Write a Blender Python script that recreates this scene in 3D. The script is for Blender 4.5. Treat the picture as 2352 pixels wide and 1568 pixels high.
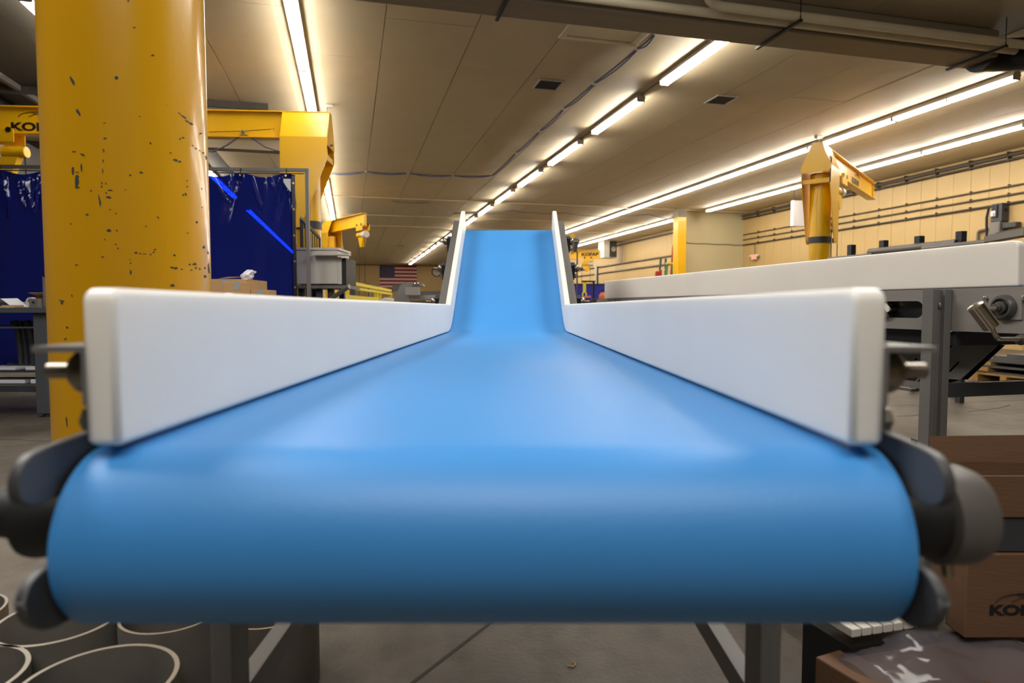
import bpy, bmesh, math, random
from mathutils import Vector as V, Matrix as M
from mathutils.geometry import tessellate_polygon
random.seed(7)
S = bpy.context.scene
for o in list(bpy.data.objects): bpy.data.objects.remove(o, do_unlink=True)
PI = math.pi
R = math.radians

# ------------------------------------------------------------------ camera
FPX = 1480.0                     # focal length in pixels of a 2352 px wide frame
CZ = 1.05                        # eye height
PITCH = math.atan(80.0/FPX)
YAW = R(14.07)                   # camera heading, clockwise from the building's long axis (+Y)
cd = bpy.data.cameras.new('camera')
cam = bpy.data.objects.new('camera', cd); S.collection.objects.link(cam)
cam.location = (0, 0, CZ)
cam.rotation_euler = (PI/2 - PITCH, 0, -YAW)
cd.sensor_width = 36; cd.lens = FPX/2352*36
cd.clip_start = 0.02; cd.clip_end = 200
cd.dof.use_dof = True; cd.dof.focus_distance = 2.6; cd.dof.aperture_fstop = 4.0
S.camera = cam

# ------------------------------------------------------------------ world, exposure, lamps
w = bpy.data.worlds.new('world'); S.world = w; w.use_nodes = True
bg = w.node_tree.nodes['Background']
bg.inputs[0].default_value = (1.0, 0.93, 0.82, 1); bg.inputs[1].default_value = 0.05
S.view_settings.view_transform = 'Standard'; S.view_settings.look = 'None'
S.view_settings.gamma = 1; S.view_settings.use_curve_mapping = False
S.view_settings.exposure = 0.35
TUBE = 46.0                      # radiance of the fluorescent tubes
TUBE_COL = (1.0, 0.935, 0.84)
def add_fill(loc, rot, sx, sy, watts, col):                      # unseen area lights added to brighten the foreground
    l = bpy.data.lights.new('fill_light', 'AREA'); l.shape = 'RECTANGLE'; l.size = sx; l.size_y = sy; l.energy = watts; l.color = col
    o = bpy.data.objects.new('fill_light', l); S.collection.objects.link(o); o.location = loc; o.rotation_euler = rot
add_fill((-0.2, -1.6, 4.5), (math.radians(22), 0, math.radians(-14)), 3.0, 2.0, 105, (1.0, .97, .92))
add_fill((-2.4, 3.0, 4.6), (0, math.radians(-28), 0), 1.6, 3.6, 190, (1.0, .97, .92))
add_fill((3.8, 3.2, 4.6), (0, math.radians(30), 0), 1.6, 3.6, 180, (1.0, .96, .90))

# ------------------------------------------------------------------ position helpers
def _basis(yaw):
    c, s = math.cos(PITCH), math.sin(PITCH)
    return (V((math.sin(yaw)*c, math.cos(yaw)*c, -s)), V((math.cos(yaw), -math.sin(yaw), 0)),
            V((math.sin(yaw)*s, math.cos(yaw)*s, c)))
def ray(px, py, yaw=YAW):
    f, r, u = _basis(yaw); return f + r*((px-1176)/FPX) + u*((784-py)/FPX)
EYE = V((0, 0, CZ))
def P(px, py, d, yaw=YAW): return EYE + ray(px, py, yaw)*d          # at distance d ahead of the eye
def Z(px, py, z, yaw=YAW): q = ray(px, py, yaw); return EYE + q*((z-CZ)/q.z)
def Y(px, py, y, yaw=YAW): q = ray(px, py, yaw); return EYE + q*(y/q.y)
def X(px, py, x, yaw=YAW): q = ray(px, py, yaw); return EYE + q*(x/q.x)
ID = M.Identity(4)
CONV = M.Rotation(-YAW, 4, 'Z')  # the frame of the foreground conveyor
FR = [ID]                        # current frame of all geometry calls

# ------------------------------------------------------------------ materials
def lin(c): return tuple(((v/255)/12.92 if v/255 <= .04045 else ((v/255+.055)/1.055)**2.4) for v in c)
MATS = {}
def mat(name, rgb, rough=.5, metal=0, var=0.0, scale=4, bump=0.0, bscale=40, coat=0, spec=.5, stretch=None, sub=0):
    if name in MATS: return MATS[name]
    m = bpy.data.materials.new(name); m.use_nodes = True; MATS[name] = m
    n, l = m.node_tree.nodes, m.node_tree.links
    b = n['Principled BSDF']; c = lin(rgb)
    b.inputs['Base Color'].default_value = (*c, 1)
    b.inputs['Roughness'].default_value = rough; b.inputs['Metallic'].default_value = metal
    b.inputs['Specular IOR Level'].default_value = spec
    b.inputs['Coat Weight'].default_value = coat
    if coat: b.inputs['Coat Roughness'].default_value = .12
    if sub:
        b.inputs['Subsurface Weight'].default_value = sub
        b.inputs['Subsurface Radius'].default_value = (.02, .02, .018); b.inputs['Subsurface Scale'].default_value = .9
    tc = n.new('ShaderNodeTexCoord'); mp = n.new('ShaderNodeMapping')
    l.new(tc.outputs['Object'], mp.inputs[0])
    if stretch: mp.inputs['Scale'].default_value = stretch
    if var:
        t = n.new('ShaderNodeTexNoise'); t.inputs['Scale'].default_value = scale; t.inputs['Detail'].default_value = 6
        l.new(mp.outputs[0], t.inputs[0])
        r = n.new('ShaderNodeMapRange'); r.inputs[1].default_value = .3; r.inputs[2].default_value = .7
        r.inputs[3].default_value = 1-var; r.inputs[4].default_value = 1+var*.6
        l.new(t.outputs[0], r.inputs[0])
        x = n.new('ShaderNodeVectorMath'); x.operation = 'SCALE'; x.inputs[0].default_value = c
        l.new(r.outputs[0], x.inputs['Scale']); l.new(x.outputs[0], b.inputs['Base Color'])
        q = n.new('ShaderNodeMapRange'); q.inputs[3].default_value = max(.02, rough-.08); q.inputs[4].default_value = min(1, rough+.08)
        l.new(t.outputs[0], q.inputs[0]); l.new(q.outputs[0], b.inputs['Roughness'])
    if bump:
        t2 = n.new('ShaderNodeTexNoise'); t2.inputs['Scale'].default_value = bscale; t2.inputs['Detail'].default_value = 4
        l.new(mp.outputs[0], t2.inputs[0])
        bp = n.new('ShaderNodeBump'); bp.inputs['Strength'].default_value = bump; bp.inputs['Distance'].default_value = .01
        l.new(t2.outputs[0], bp.inputs['Height']); l.new(bp.outputs[0], b.inputs['Normal'])
    return m
def emit(name, rgb, s):
    m = bpy.data.materials.new(name); m.use_nodes = True; MATS[name] = m
    b = m.node_tree.nodes['Principled BSDF']
    b.inputs['Base Color'].default_value = (*rgb, 1)
    b.inputs['Emission Color'].default_value = (*rgb, 1); b.inputs['Emission Strength'].default_value = s
    return m

m_tube = emit('tube_light', TUBE_COL, TUBE)
m_lampw = mat('lamp_white', (188, 182, 172), .45, var=.05)
m_ceil = mat('ceiling_board', (200, 184, 152), .62, var=.06, scale=1.3, bump=.12, bscale=6)
m_ceildark = mat('ceiling_dark', (74, 68, 58), .75, var=.1, scale=2)  # darker tone for the leftmost ceiling panels
m_ceilback = mat('ceiling_gap', (70, 60, 46), .9)
m_wall = mat('wall_cream', (190, 162, 108), .55, var=.05, scale=1.2, bump=.08, bscale=8)
m_wallgap = mat('wall_gap', (120, 98, 60), .9)
m_walllt = mat('wall_pale', (200, 190, 152), .6, var=.04, scale=1)
m_shade = mat('wall_grey', (88, 84, 80), .8, var=.08)
m_yel = mat('crane_yellow', (240, 186, 8), .34, var=.04, scale=2, coat=.1)
m_yelcol = mat('column_yellow', (222, 162, 16), .28, var=.10, scale=2.2, bump=.08, bscale=3, coat=.5, stretch=(1, 1, .35))
m_chip = mat('chipped_primer', (52, 62, 66), .7)
m_belt = mat('blue_belt', (66, 145, 216), .46, var=.035, scale=5, bump=.03, bscale=220, spec=.55, stretch=(1, .35, 1))
m_pe = mat('white_polyethylene', (238, 233, 226), .42, var=.02, scale=6, bump=.02, bscale=60, sub=.75)
m_steel = mat('brushed_steel', (150, 145, 140), .45, .35, var=.08, scale=9, stretch=(1, .2, 1))
m_plate = mat('nose_plate_grey', (74, 73, 74), .5, .15, var=.08)
m_steeld = mat('dark_steel', (92, 90, 88), .48, .5, var=.10, scale=8)
m_galv = mat('grey_paint', (118, 115, 112), .5, .2, var=.07)
m_chrome = mat('bright_bolt', (205, 200, 190), .22, 1)
m_bolt = mat('dull_bolt', (150, 140, 128), .34, .9)
m_hub = mat('hub_grey', (100, 95, 90), .5, .2, var=.06)
m_black = mat('black_rubber', (22, 22, 24), .6)
m_blk = mat('black_metal', (30, 30, 32), .45, .3)
m_dgrey = mat('dark_grey_paint', (60, 62, 66), .5, .1, var=.08)
m_bench = mat('bench_grey', (84, 88, 92), .5, .2, var=.08)
m_card = mat('cardboard', (176, 138, 92), .8, var=.06, scale=5, bump=.1, bscale=30, stretch=(1, 1, 6))
m_cardd = mat('cardboard_brown_shaded', (106, 76, 52), .8, var=.06, scale=5, bump=.1, bscale=30, stretch=(1, 1, 6))  # brown, darkened to put shade into the colour of the lower right boxes
m_tape = mat('packing_tape', (150, 152, 150), .3)
m_paper = mat('white_paper', (226, 226, 232), .7)
m_wood = mat('pallet_wood', (196, 152, 88), .8, var=.22, scale=14, bump=.3, bscale=40, stretch=(1, .15, 1))
m_sheet = mat('sheet_steel', (120, 120, 122), .4, .7, var=.12, scale=3)
m_cream = mat('pipe_cream', (222, 210, 176), .45, var=.06)
m_duct = mat('duct_taupe', (142, 129, 108), .55, var=.12, scale=3, stretch=(.1, 3, 3))
m_cable = mat('grey_cable', (96, 92, 98), .6)
m_bluecable = mat('blue_cable', (50, 66, 130), .5)
m_conduit = mat('conduit', (112, 104, 92), .4, .6)
m_dconduit = mat('dark_conduit', (72, 66, 58), .5, .3)
m_ink = mat('black_ink', (22, 18, 14), .6)
m_ofw = mat('cabinet_white', (206, 200, 190), .45, var=.04)
m_red = mat('red_paint', (170, 34, 34), .5); m_green = mat('green_paint', (20, 120, 70), .5)
m_orange = mat('orange_paint', (214, 108, 60), .5)
m_strap = mat('yellow_strap', (222, 206, 40), .6)
m_flagr = mat('flag_red', (140, 36, 44), .8); m_flagw = mat('flag_white', (228, 200, 196), .8); m_flagb = mat('flag_blue', (40, 44, 84), .8)
m_rim = mat('pipe_cut_rim', (170, 162, 148), .4, .5)
m_pipe = mat('pipe_steel', (120, 114, 106), .55, .25, var=.2, scale=8)
m_bluebin = mat('blue_panel', (22, 34, 150), .5, var=.05)

def concrete():
    m = bpy.data.materials.new('concrete_floor'); m.use_nodes = True
    n, l = m.node_tree.nodes, m.node_tree.links; b = n['Principled BSDF']
    tc = n.new('ShaderNodeTexCoord')
    def noise(sc, det=8):
        t = n.new('ShaderNodeTexNoise'); t.inputs['Scale'].default_value = sc; t.inputs['Detail'].default_value = det
        l.new(tc.outputs['Object'], t.inputs[0]); return t
    a = noise(1.1); c = noise(9); g = noise(60, 3)
    r = n.new('ShaderNodeValToRGB'); e = r.color_ramp.elements
    e[0].position = .34; e[0].color = (*lin((78, 71, 63)), 1); e[1].position = .66; e[1].color = (*lin((112, 103, 92)), 1)
    l.new(a.outputs[0], r.inputs[0])
    r2 = n.new('ShaderNodeValToRGB'); e = r2.color_ramp.elements
    e[0].position = .30; e[0].color = (.55, .54, .52, 1); e[1].position = .55; e[1].color = (1, 1, 1, 1)
    l.new(c.outputs[0], r2.inputs[0])
    x = n.new('ShaderNodeMixRGB'); x.blend_type = 'MULTIPLY'; x.inputs[0].default_value = .6
    l.new(r.outputs[0], x.inputs[1]); l.new(r2.outputs[0], x.inputs[2]); l.new(x.outputs[0], b.inputs['Base Color'])
    b.inputs['Roughness'].default_value = .5
    bp = n.new('ShaderNodeBump'); bp.inputs['Strength'].default_value = .15; bp.inputs['Distance'].default_value = .01
    l.new(g.outputs[0], bp.inputs['Height']); l.new(bp.outputs[0], b.inputs['Normal'])
    return m
m_floor = concrete()
m_joint = mat('floor_joint', (58, 52, 46), .9)

def vinyl():
    m = bpy.data.materials.new('blue_vinyl'); m.use_nodes = True
    n, l = m.node_tree.nodes, m.node_tree.links; n.remove(n['Principled BSDF'])
    out = n['Material Output']
    tr = n.new('ShaderNodeBsdfTransparent'); tr.inputs[0].default_value = (.001, .012, .62, 1)
    pr = n.new('ShaderNodeBsdfPrincipled'); pr.inputs['Base Color'].default_value = (.010, .018, .19, 1)
    pr.inputs['Roughness'].default_value = .10
    mx = n.new('ShaderNodeMixShader'); mx.inputs[0].default_value = .86
    l.new(tr.outputs[0], mx.inputs[1]); l.new(pr.outputs[0], mx.inputs[2]); l.new(mx.outputs[0], out.inputs[0])
    return m
m_vinyl = vinyl()
def film(name, col, mixf, rough):
    m = bpy.data.materials.new(name); m.use_nodes = True
    n, l = m.node_tree.nodes, m.node_tree.links; n.remove(n['Principled BSDF'])
    tr = n.new('ShaderNodeBsdfTransparent'); tr.inputs[0].default_value = (.9, .88, .9, 1)
    pr = n.new('ShaderNodeBsdfPrincipled'); pr.inputs['Base Color'].default_value = (*col, 1); pr.inputs['Roughness'].default_value = rough
    mx = n.new('ShaderNodeMixShader'); mx.inputs[0].default_value = mixf
    l.new(tr.outputs[0], mx.inputs[1]); l.new(pr.outputs[0], mx.inputs[2]); l.new(mx.outputs[0], n['Material Output'].inputs[0])
    return m
m_film = film('stretch_film', (.26, .23, .25), .38, .12)
m_bag = film('plastic_bag', (.8, .78, .86), .75, .25)

# ------------------------------------------------------------------ mesh builder
class B:
    def __init__(s): s.bm = bmesh.new()
    def _v(s, p): return s.bm.verts.new(FR[0] @ V(p))
    def faces(s, pts, fs, mi=0):
        vs = [s._v(p) for p in pts]
        for f in fs:
            try: q = s.bm.faces.new([vs[i] for i in f]); q.material_index = mi
            except ValueError: pass
        return s
    def box(s, x0, x1, y0, y1, z0, z1, T=ID, mi=0):
        c = [T @ V((x, y, z)) for z in (z0, z1) for (x, y) in ((x0, y0), (x1, y0), (x1, y1), (x0, y1))]
        return s.faces(c, [(3, 2, 1, 0), (4, 5, 6, 7), (0, 1, 5, 4), (1, 2, 6, 5), (2, 3, 7, 6), (3, 0, 4, 7)], mi)
    def beam(s, a, b, wd, ht, up=V((0, 0, 1)), mi=0):     # rectangular bar from a to b
        a, b = V(a), V(b); d = (b-a).normalized(); r = d.cross(up)
        if r.length < 1e-4: r = d.cross(V((1, 0, 0)))
        r.normalize(); u = r.cross(d).normalized(); r *= wd/2; u *= ht/2
        c = [a-r-u, a+r-u, b+r-u, b-r-u, a-r+u, a+r+u, b+r+u, b-r+u]
        return s.faces(c, [(3, 2, 1, 0), (4, 5, 6, 7), (0, 1, 5, 4), (1, 2, 6, 5), (2, 3, 7, 6), (3, 0, 4, 7)], mi)
    def cyl(s, a, b, r, seg=16, r2=None, caps=True, mi=0):
        a, b = V(a), V(b); r2 = r if r2 is None else r2; d = (b-a).normalized()
        u = d.cross(V((0, 0, 1)) if abs(d.z) < .9 else V((1, 0, 0))).normalized(); w_ = d.cross(u)
        pts = []
        for c, rr in ((a, r), (b, r2)):
            for i in range(seg):
                t = 2*PI*i/seg; pts.append(c + u*math.cos(t)*rr + w_*math.sin(t)*rr)
        fs = [(i, (i+1) % seg, seg+(i+1) % seg, seg+i) for i in range(seg)]
        if caps: fs += [tuple(range(seg))[::-1], tuple(range(seg, 2*seg))]
        return s.faces(pts, fs, mi)
    def hollow(s, a, b, ro, ri, seg=40, rim=0):            # open tube with wall thickness
        a, b = V(a), V(b); d = (b-a).normalized()
        u = d.cross(V((0, 0, 1)) if abs(d.z) < .9 else V((1, 0, 0))).normalized(); w_ = d.cross(u)
        pts = []
        for c, rr in ((a, ro), (b, ro), (b, ri), (a, ri)):
            for i in range(seg):
                t = 2*PI*i/seg; pts.append(c + u*math.cos(t)*rr + w_*math.sin(t)*rr)
        vs = [s._v(p) for p in pts]
        for k in range(4):
            for i in range(seg):
                j = (i+1) % seg; k2 = (k+1) % 4
                f = s.bm.faces.new([vs[k*seg+i], vs[k*seg+j], vs[k2*seg+j], vs[k2*seg+i]])
                f.material_index = rim if k in (1, 3) else 0
        return s
    def lathe(s, a, axis, prof, seg=24, mi=0):             # prof: (distance along axis, radius)
        a, d = V(a), V(axis).normalized()
        u = d.cross(V((0, 0, 1)) if abs(d.z) < .9 else V((1, 0, 0))).normalized(); w_ = d.cross(u)
        pts = []
        for h, rr in prof:
            for i in range(seg):
                t = 2*PI*i/seg; pts.append(a + d*h + u*math.cos(t)*rr + w_*math.sin(t)*rr)
        n = len(prof)
        fs = [(k*seg+i, k*seg+(i+1) % seg, (k+1)*seg+(i+1) % seg, (k+1)*seg+i) for k in range(n-1) for i in range(seg)]
        fs += [tuple(range(seg))[::-1], tuple(range((n-1)*seg, n*seg))]
        return s.faces(pts, fs, mi)
    def prism(s, poly, ax, a0, a1, mi=0, holes=()):        # 2-D polygon (other two axes in order) extruded along axis ax
        loops = [list(poly)] + [list(h) for h in holes]
        def p3(q, a):
            if ax == 'x': return V((a, q[0], q[1]))
            if ax == 'y': return V((q[0], a, q[1]))
            return V((q[0], q[1], a))
        flat = [q for lp in loops for q in lp]; n = len(flat)
        vs = [s._v(p3(q, a0)) for q in flat] + [s._v(p3(q, a1)) for q in flat]
        if not holes:
            fs = [list(range(n))]
        else:
            fs = [list(t) for t in tessellate_polygon([[V((q[0], q[1], 0)) for q in lp] for lp in loops])]
        for f in fs:
            for off, fl in ((0, f), (n, f[::-1])):
                try: s.bm.faces.new([vs[i+off] for i in fl]).material_index = mi
                except ValueError: pass
        k = 0
        for lp in loops:
            m_ = len(lp)
            for i in range(m_):
                j = (i+1) % m_
                s.bm.faces.new([vs[k+i], vs[k+j], vs[n+k+j], vs[n+k+i]]).material_index = mi
            k += m_
        return s
    def slab(s, quad, t):                                  # planar polygon in space given thickness t along its normal
        q = [V(p) for p in quad]; nn = (q[1]-q[0]).cross(q[2]-q[0]).normalized()*t
        n = len(q)
        return s.faces(q + [p+nn for p in q], [tuple(range(n))[::-1], tuple(range(n, 2*n))] + [(i, (i+1) % n, n+(i+1) % n, n+i) for i in range(n)])
    def tube(s, pts, r, seg=8, mi=0):
        pts = [V(p) for p in pts]; prev = None; rings = []
        for i, p in enumerate(pts):
            d = (pts[min(i+1, len(pts)-1)] - pts[max(i-1, 0)]).normalized()
            if prev is None: u = d.cross(V((0, 0, 1)) if abs(d.z) < .9 else V((1, 0, 0))).normalized()
            else: u = (prev - d*prev.dot(d)).normalized()
            prev = u; w_ = d.cross(u)
            rings += [p + u*math.cos(2*PI*k/seg)*r + w_*math.sin(2*PI*k/seg)*r for k in range(seg)]
        n = len(pts)
        fs = [(k*seg+i, k*seg+(i+1) % seg, (k+1)*seg+(i+1) % seg, (k+1)*seg+i) for k in range(n-1) for i in range(seg)]
        fs += [tuple(range(seg))[::-1], tuple(range((n-1)*seg, n*seg))]
        return s.faces(rings, fs, mi)
    def ball(s, c, r, sc=(1, 1, 1), sub=2):
        t = bmesh.ops.create_icosphere(s.bm, subdivisions=sub, radius=1)
        T = FR[0] @ M.Translation(V(c)) @ M.Diagonal((r*sc[0], r*sc[1], r*sc[2], 1))
        bmesh.ops.transform(s.bm, matrix=T, verts=t['verts']); return s
    def build(s, name, mats, parent=None, bevel=0, seg=2, kind=None, label=None, rec=True):
        bm = s.bm
        if rec: bmesh.ops.recalc_face_normals(bm, faces=bm.faces)
        if parent is not None: bm.transform(ROOTW[root(parent).name].inverted())
        for f in bm.faces: f.smooth = True
        for e in bm.edges:
            if len(e.link_faces) != 2 or e.calc_face_angle(0) > R(32): e.smooth = False
        me = bpy.data.meshes.new(name); bm.to_mesh(me); bm.free()
        for m_ in (mats if isinstance(mats, (list, tuple)) else [mats]): me.materials.append(m_)
        o = bpy.data.objects.new(name, me); S.collection.objects.link(o)
        if parent is not None: o.parent = parent
        if bevel:
            q = o.modifiers.new('bevel', 'BEVEL'); q.width = bevel; q.segments = seg; q.limit_method = 'ANGLE'; q.angle_limit = R(40)
            q.harden_normals = True
            for p in me.polygons: p.use_smooth = True
        if kind: o['kind'] = kind
        if label: o['label'] = label
        return o
ROOTW = {}
def root(o):
    while o.parent: o = o.parent
    return o
def thing(name, label, cat, loc, group=None, rz=0):
    o = bpy.data.objects.new(name, None); S.collection.objects.link(o)
    T = FR[0] @ M.Translation(V(loc)) @ M.Rotation(rz, 4, 'Z')
    o.matrix_world = T; o.location = T.translation; o.rotation_euler = T.to_euler(); ROOTW[o.name] = T.copy()
    o.empty_display_size = .1
    o['label'] = label; o['category'] = cat
    if group: o['group'] = group
    return o
def tag(o, label, cat, group=None, kind=None):
    o['label'] = label; o['category'] = cat
    if group: o['group'] = group
    if kind: o['kind'] = kind
    return o
KIDS = {}
def dup(src, T, label, group=None):
    r = src.copy(); S.collection.objects.link(r); r.location = T.translation; r.rotation_euler = T.to_euler()
    ROOTW[r.name] = T.copy(); r['label'] = label
    if group: r['group'] = group
    for ch in list(src.children):
        c = ch.copy(); S.collection.objects.link(c); c.parent = r
        for g in list(ch.children):
            d = g.copy(); S.collection.objects.link(d); d.parent = c
    return r
def struct(name, b, m, bevel=0):
    o = b.build(name, m, bevel=bevel); o['kind'] = 'structure'; return o
def one(name, b, m, label, cat, group=None, bevel=0, kind=None):
    return tag(b.build(name, m, bevel=bevel), label, cat, group, kind)
def text(s, size, T, m, parent, depth=.002, sx=1.0, bold=0.0, name='lettering'):
    c = bpy.data.curves.new(name, 'FONT'); c.body = s; c.size = size; c.extrude = depth; c.offset = bold
    c.align_x = 'LEFT'; c.materials.append(m)
    t = bpy.data.objects.new('tmp', c); S.collection.objects.link(t)
    bpy.context.view_layer.update()
    me = bpy.data.meshes.new_from_object(t.evaluated_get(bpy.context.evaluated_depsgraph_get()))
    bpy.data.objects.remove(t, do_unlink=True)
    me.transform(ROOTW[root(parent).name].inverted() @ FR[0] @ T @ M.Diagonal((sx, 1, 1, 1)))
    o = bpy.data.objects.new(name, me); S.collection.objects.link(o); o.parent = parent
    return o
def frame_at(o, xd, zd=V((0, 0, 1))):                      # text frame: x along xd, y along zd, normal towards viewer
    xd = V(xd).normalized(); zd = V(zd); nn = xd.cross(zd).normalized()
    T = M((xd, zd, nn)).transposed().to_4x4(); T.translation = V(o); return T
def arc(c, rx, ry, a0, a1, n=14): return [(c[0]+rx*math.cos(a0+(a1-a0)*i/n), c[1]+ry*math.sin(a0+(a1-a0)*i/n)) for i in range(n+1)]

# ================================================================== THE HALL
C0 = 4.87                                                   # underside of the ceiling
XL, XR, YN, YF = -7.0, 15.7, -9.0, 59.98
fl = struct('floor', B().box(XL-.3, XR+.3, YN-.3, YF+.3, -.25, -.012), m_joint)
xs = [XL-.2, -3.2, 1.6, 6.235, 10.9, XR+.2]; ys = [YN-.2, -4, 0.8, 5.6, 10.4, 15.2, 20, 27, 34, 41, 48, YF+.2]
for i in range(len(xs)-1):
    for j in range(len(ys)-1):
        B().box(xs[i]+.004, xs[i+1]-.004, ys[j]+.004, ys[j+1]-.004, -.011, 0).build('floor_slab', m_floor, None).parent = fl
ce = struct('ceiling', B().box(XL-.3, XR+.3, YN-.3, YF+.3, C0+.025, C0+.2), m_ceilback)
me0 = me1 = None
x = 0.5 - 1.22*6 - 1.22
while x < XR:
    y = YN - .1 + random.choice((0, 1.5))
    while y < YF:
        if me0 is None:
            o = B().box(.005, 1.215, .003, 5.997, 0, .024).build('ceiling_panel', m_ceil); me0 = o.data
        else:
            o = bpy.data.objects.new('ceiling_panel', me0); S.collection.objects.link(o)
        o.location = (x, y, C0 + random.uniform(0, .004)); o.parent = ce
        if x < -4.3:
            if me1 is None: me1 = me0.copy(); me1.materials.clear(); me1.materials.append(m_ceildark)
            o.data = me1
        o.rotation_euler = (0, random.uniform(-.0015, .0015), 0)
        y += 6.0
    x += 1.22
# right wall: vertical boards, 0.5 m wide
wr = struct('wall_right', B().box(XR+.02, XR+.25, YN-.2, YF+.2, -.1, C0+.1), m_wallgap)
me0 = None; y = 12.535 - .503*44
while y < YF:
    if me0 is None: o = B().box(0, .03, .004, .499, 0, C0).build('wall_board', m_wall); me0 = o.data
    else: o = bpy.data.objects.new('wall_board', me0); S.collection.objects.link(o)
    o.location = (XR - random.uniform(0, .004), y, 0); o.parent = wr; y += .503
struct('wall_left', B().box(XL-.25, XL, YN-.2, YF+.2, -.1, C0+.1), m_shade)
struct('wall_back', B().box(XL-.2, XR+.2, YF, YF+.25, -.1, C0+.1), m_wall)
struct('wall_front', B().box(XL-.2, XR+.2, YN-.25, YN, -.1, C0+.1), m_walllt)
struct('wall_partition', B().box(13.0, XR, 23.55, 23.75, 0, C0), m_walllt)
b = B().box(-2.1, -.38, 31.0, YF, 0, C0); struct('wall_office', b, m_walllt)
struct('trim_1', B().box(12.96, 13.02, 23.52, 23.58, 0, C0-.01), m_walllt)
struct('trim_2', B().box(-.3, XR-.02, YF-.03, YF-.001, C0-.10, C0-.002), m_wallgap)
# diagonal saw-cut in the slab in front of the camera, plus hairline cracks
a, c = Z(905, 1600, .0005), Z(1150, 1412, .0005); dd = (c-a).normalized()
B().beam(a-dd*.6, c+dd*2.6, .012, .001).build('floor_joint', m_joint).parent = fl
for pts in ([(2060, 956), (2095, 955), (2130, 950), (2150, 951)], [(2225, 945), (2290, 938), (2320, 930)], [(0, 1010), (40, 1009), (70, 1012), (125, 1014)]):
    B().tube([Z(*q, .0) for q in pts], .003, 5).build('floor_crack', m_joint).parent = fl

for yy, w_ in ((23.2, .10), (27.6, .12), (31.2, .06)):
    B().box(-3.0 if yy < 30 else 0, XR-.05, yy, yy+w_, C0-.035, C0-.002).build('ceiling_batten', m_ceil, None).parent = ce
# ceiling access hatch and two supply grilles
q = [Z(1278, 90, C0), Z(1455, 105, C0)]
x0, x1, y1 = q[0].x, q[1].x, 8.93
t = thing('access_hatch', 'large pale rectangular access hatch in the ceiling just past the cross duct', 'hatch', (x0+.6, 8.4, C0))
b = B()
for (a0, a1, b0, b1) in ((x0, x1, y1-.09, y1), (x0, x1, y1-1.2, y1-1.11), (x0, x0+.09, y1-1.11, y1-.09), (x1-.09, x1, y1-1.11, y1-.09)):
    b.box(a0, a1, b0, b1, C0-.022, C0-.002)
b.build('hatch_frame', m_cream, t, bevel=.003)
B().box(x0+.1, x1-.1, y1-1.10, y1-.12, C0-.014, C0-.004).build('hatch_panel', m_cream, t)
def grille(cx, cy, label):
    t = thing('ceiling_vent', label, 'vent', (cx, cy, C0), 'ceiling grilles between the lamp rows')
    b = B(); h, k = .22, .24
    for (a0, a1, b0, b1) in ((-h, h, -k, -k+.025), (-h, h, k-.025, k), (-h, -h+.025, -k+.025, k-.025), (h-.025, h, -k+.025, k-.025)):
        b.box(cx+a0, cx+a1, cy+b0, cy+b1, C0-.02, C0-.002)
    b.build('vent_frame', m_lampw, t)
    B().box(cx-h+.02, cx+h-.02, cy-k+.02, cy+k-.02, C0-.004, C0-.001).build('vent_backing', m_blk, t)
    for i in range(6):
        yy = cy-k+.06+i*.072
        B().box(cx-h+.026, cx+h-.026, yy-.006, yy+.02, C0-.014, C0-.010).build('vent_slat', m_dgrey, t)
v1 = Z(1259, 193.5, C0); v2 = Z(1657, 228.5, C0)
grille(v1.x, v1.y, 'louvred ceiling grille left of the broken row of lamps, nearer the middle of the hall')
grille(v2.x, v2.y, 'louvred ceiling grille right of the broken row of lamps')
v3 = Z(921, 564, C0); grille(v3.x, v3.y, 'distant louvred ceiling grille above the flag, left of the broken row of lamps')

# ------------------------------------------------------------------ fluorescent lamps
LZ = C0
def make_lamp(loc, label, group):
    t = thing('strip_light', label, 'light', loc, group)
    x, y, z = loc
    b = B().prism([(x-.06, z-.001), (x+.06, z-.001), (x+.088, z-.082), (x+.02, z-.098), (x-.02, z-.098), (x-.088, z-.082)], 'y', y, y+2.42)
    b.build('lamp_housing', m_lampw, t)
    for sx in (-.052, .052):
        for k in range(2):
            B().cyl((x+sx, y+.03+k*1.21, z-.122), (x+sx, y+1.185+k*1.21, z-.122), .017, 8).build('fluorescent_tube', m_tube, t)
    for k, w_ in ((.006, .014), (1.193, .034), (2.40, .014)):
        B().box(x-.075, x+.075, y+k, y+k+w_, z-.143, z-.07).build('lamp_socket', m_lampw, t)
    return t
def ordw(i): return ['first', 'second', 'third', 'fourth', 'fifth', 'sixth', 'seventh', 'eighth', 'ninth', 'tenth', 'eleventh', 'twelfth', 'thirteenth', 'fourteenth', 'fifteenth', 'sixteenth', 'seventeenth', 'eighteenth', 'nineteenth', 'twentieth', 'twenty-first', 'twenty-second', 'twenty-third'][i]
proto = None
rows = [
  ('the far left lamp row', -3.76, [9.17+2.44*i for i in range(6)] + [26.6+2.44*i for i in range(9)]),
  ('the row ending at the crane head', -.66, [8.35+2.44*i for i in range(9)]),
  ('the broken central lamp row', 5.12, [7.74+3.145*i for i in range(16)]),
  ('the long unbroken row', 10.55, [8.36+2.44*i for i in range(18)]),
  ('the rightmost row along the wall', 13.52, [8.06+2.44*i for i in range(6)] + [25.3+2.44*i for i in range(10)]),
]
for rn, rx, rys in rows:
    for i, ry in enumerate(rys):
        lb = '%s fluorescent strip light from the camera end of %s' % (ordw(i), rn)
        T = M.Translation((rx, ry, LZ))
        if proto is None: proto = make_lamp((rx, ry, LZ), lb, rn)
        else:
            o = dup(proto, T, lb, rn)
            if rx == 5.12: o.scale = (1, .94, 1)
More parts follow.
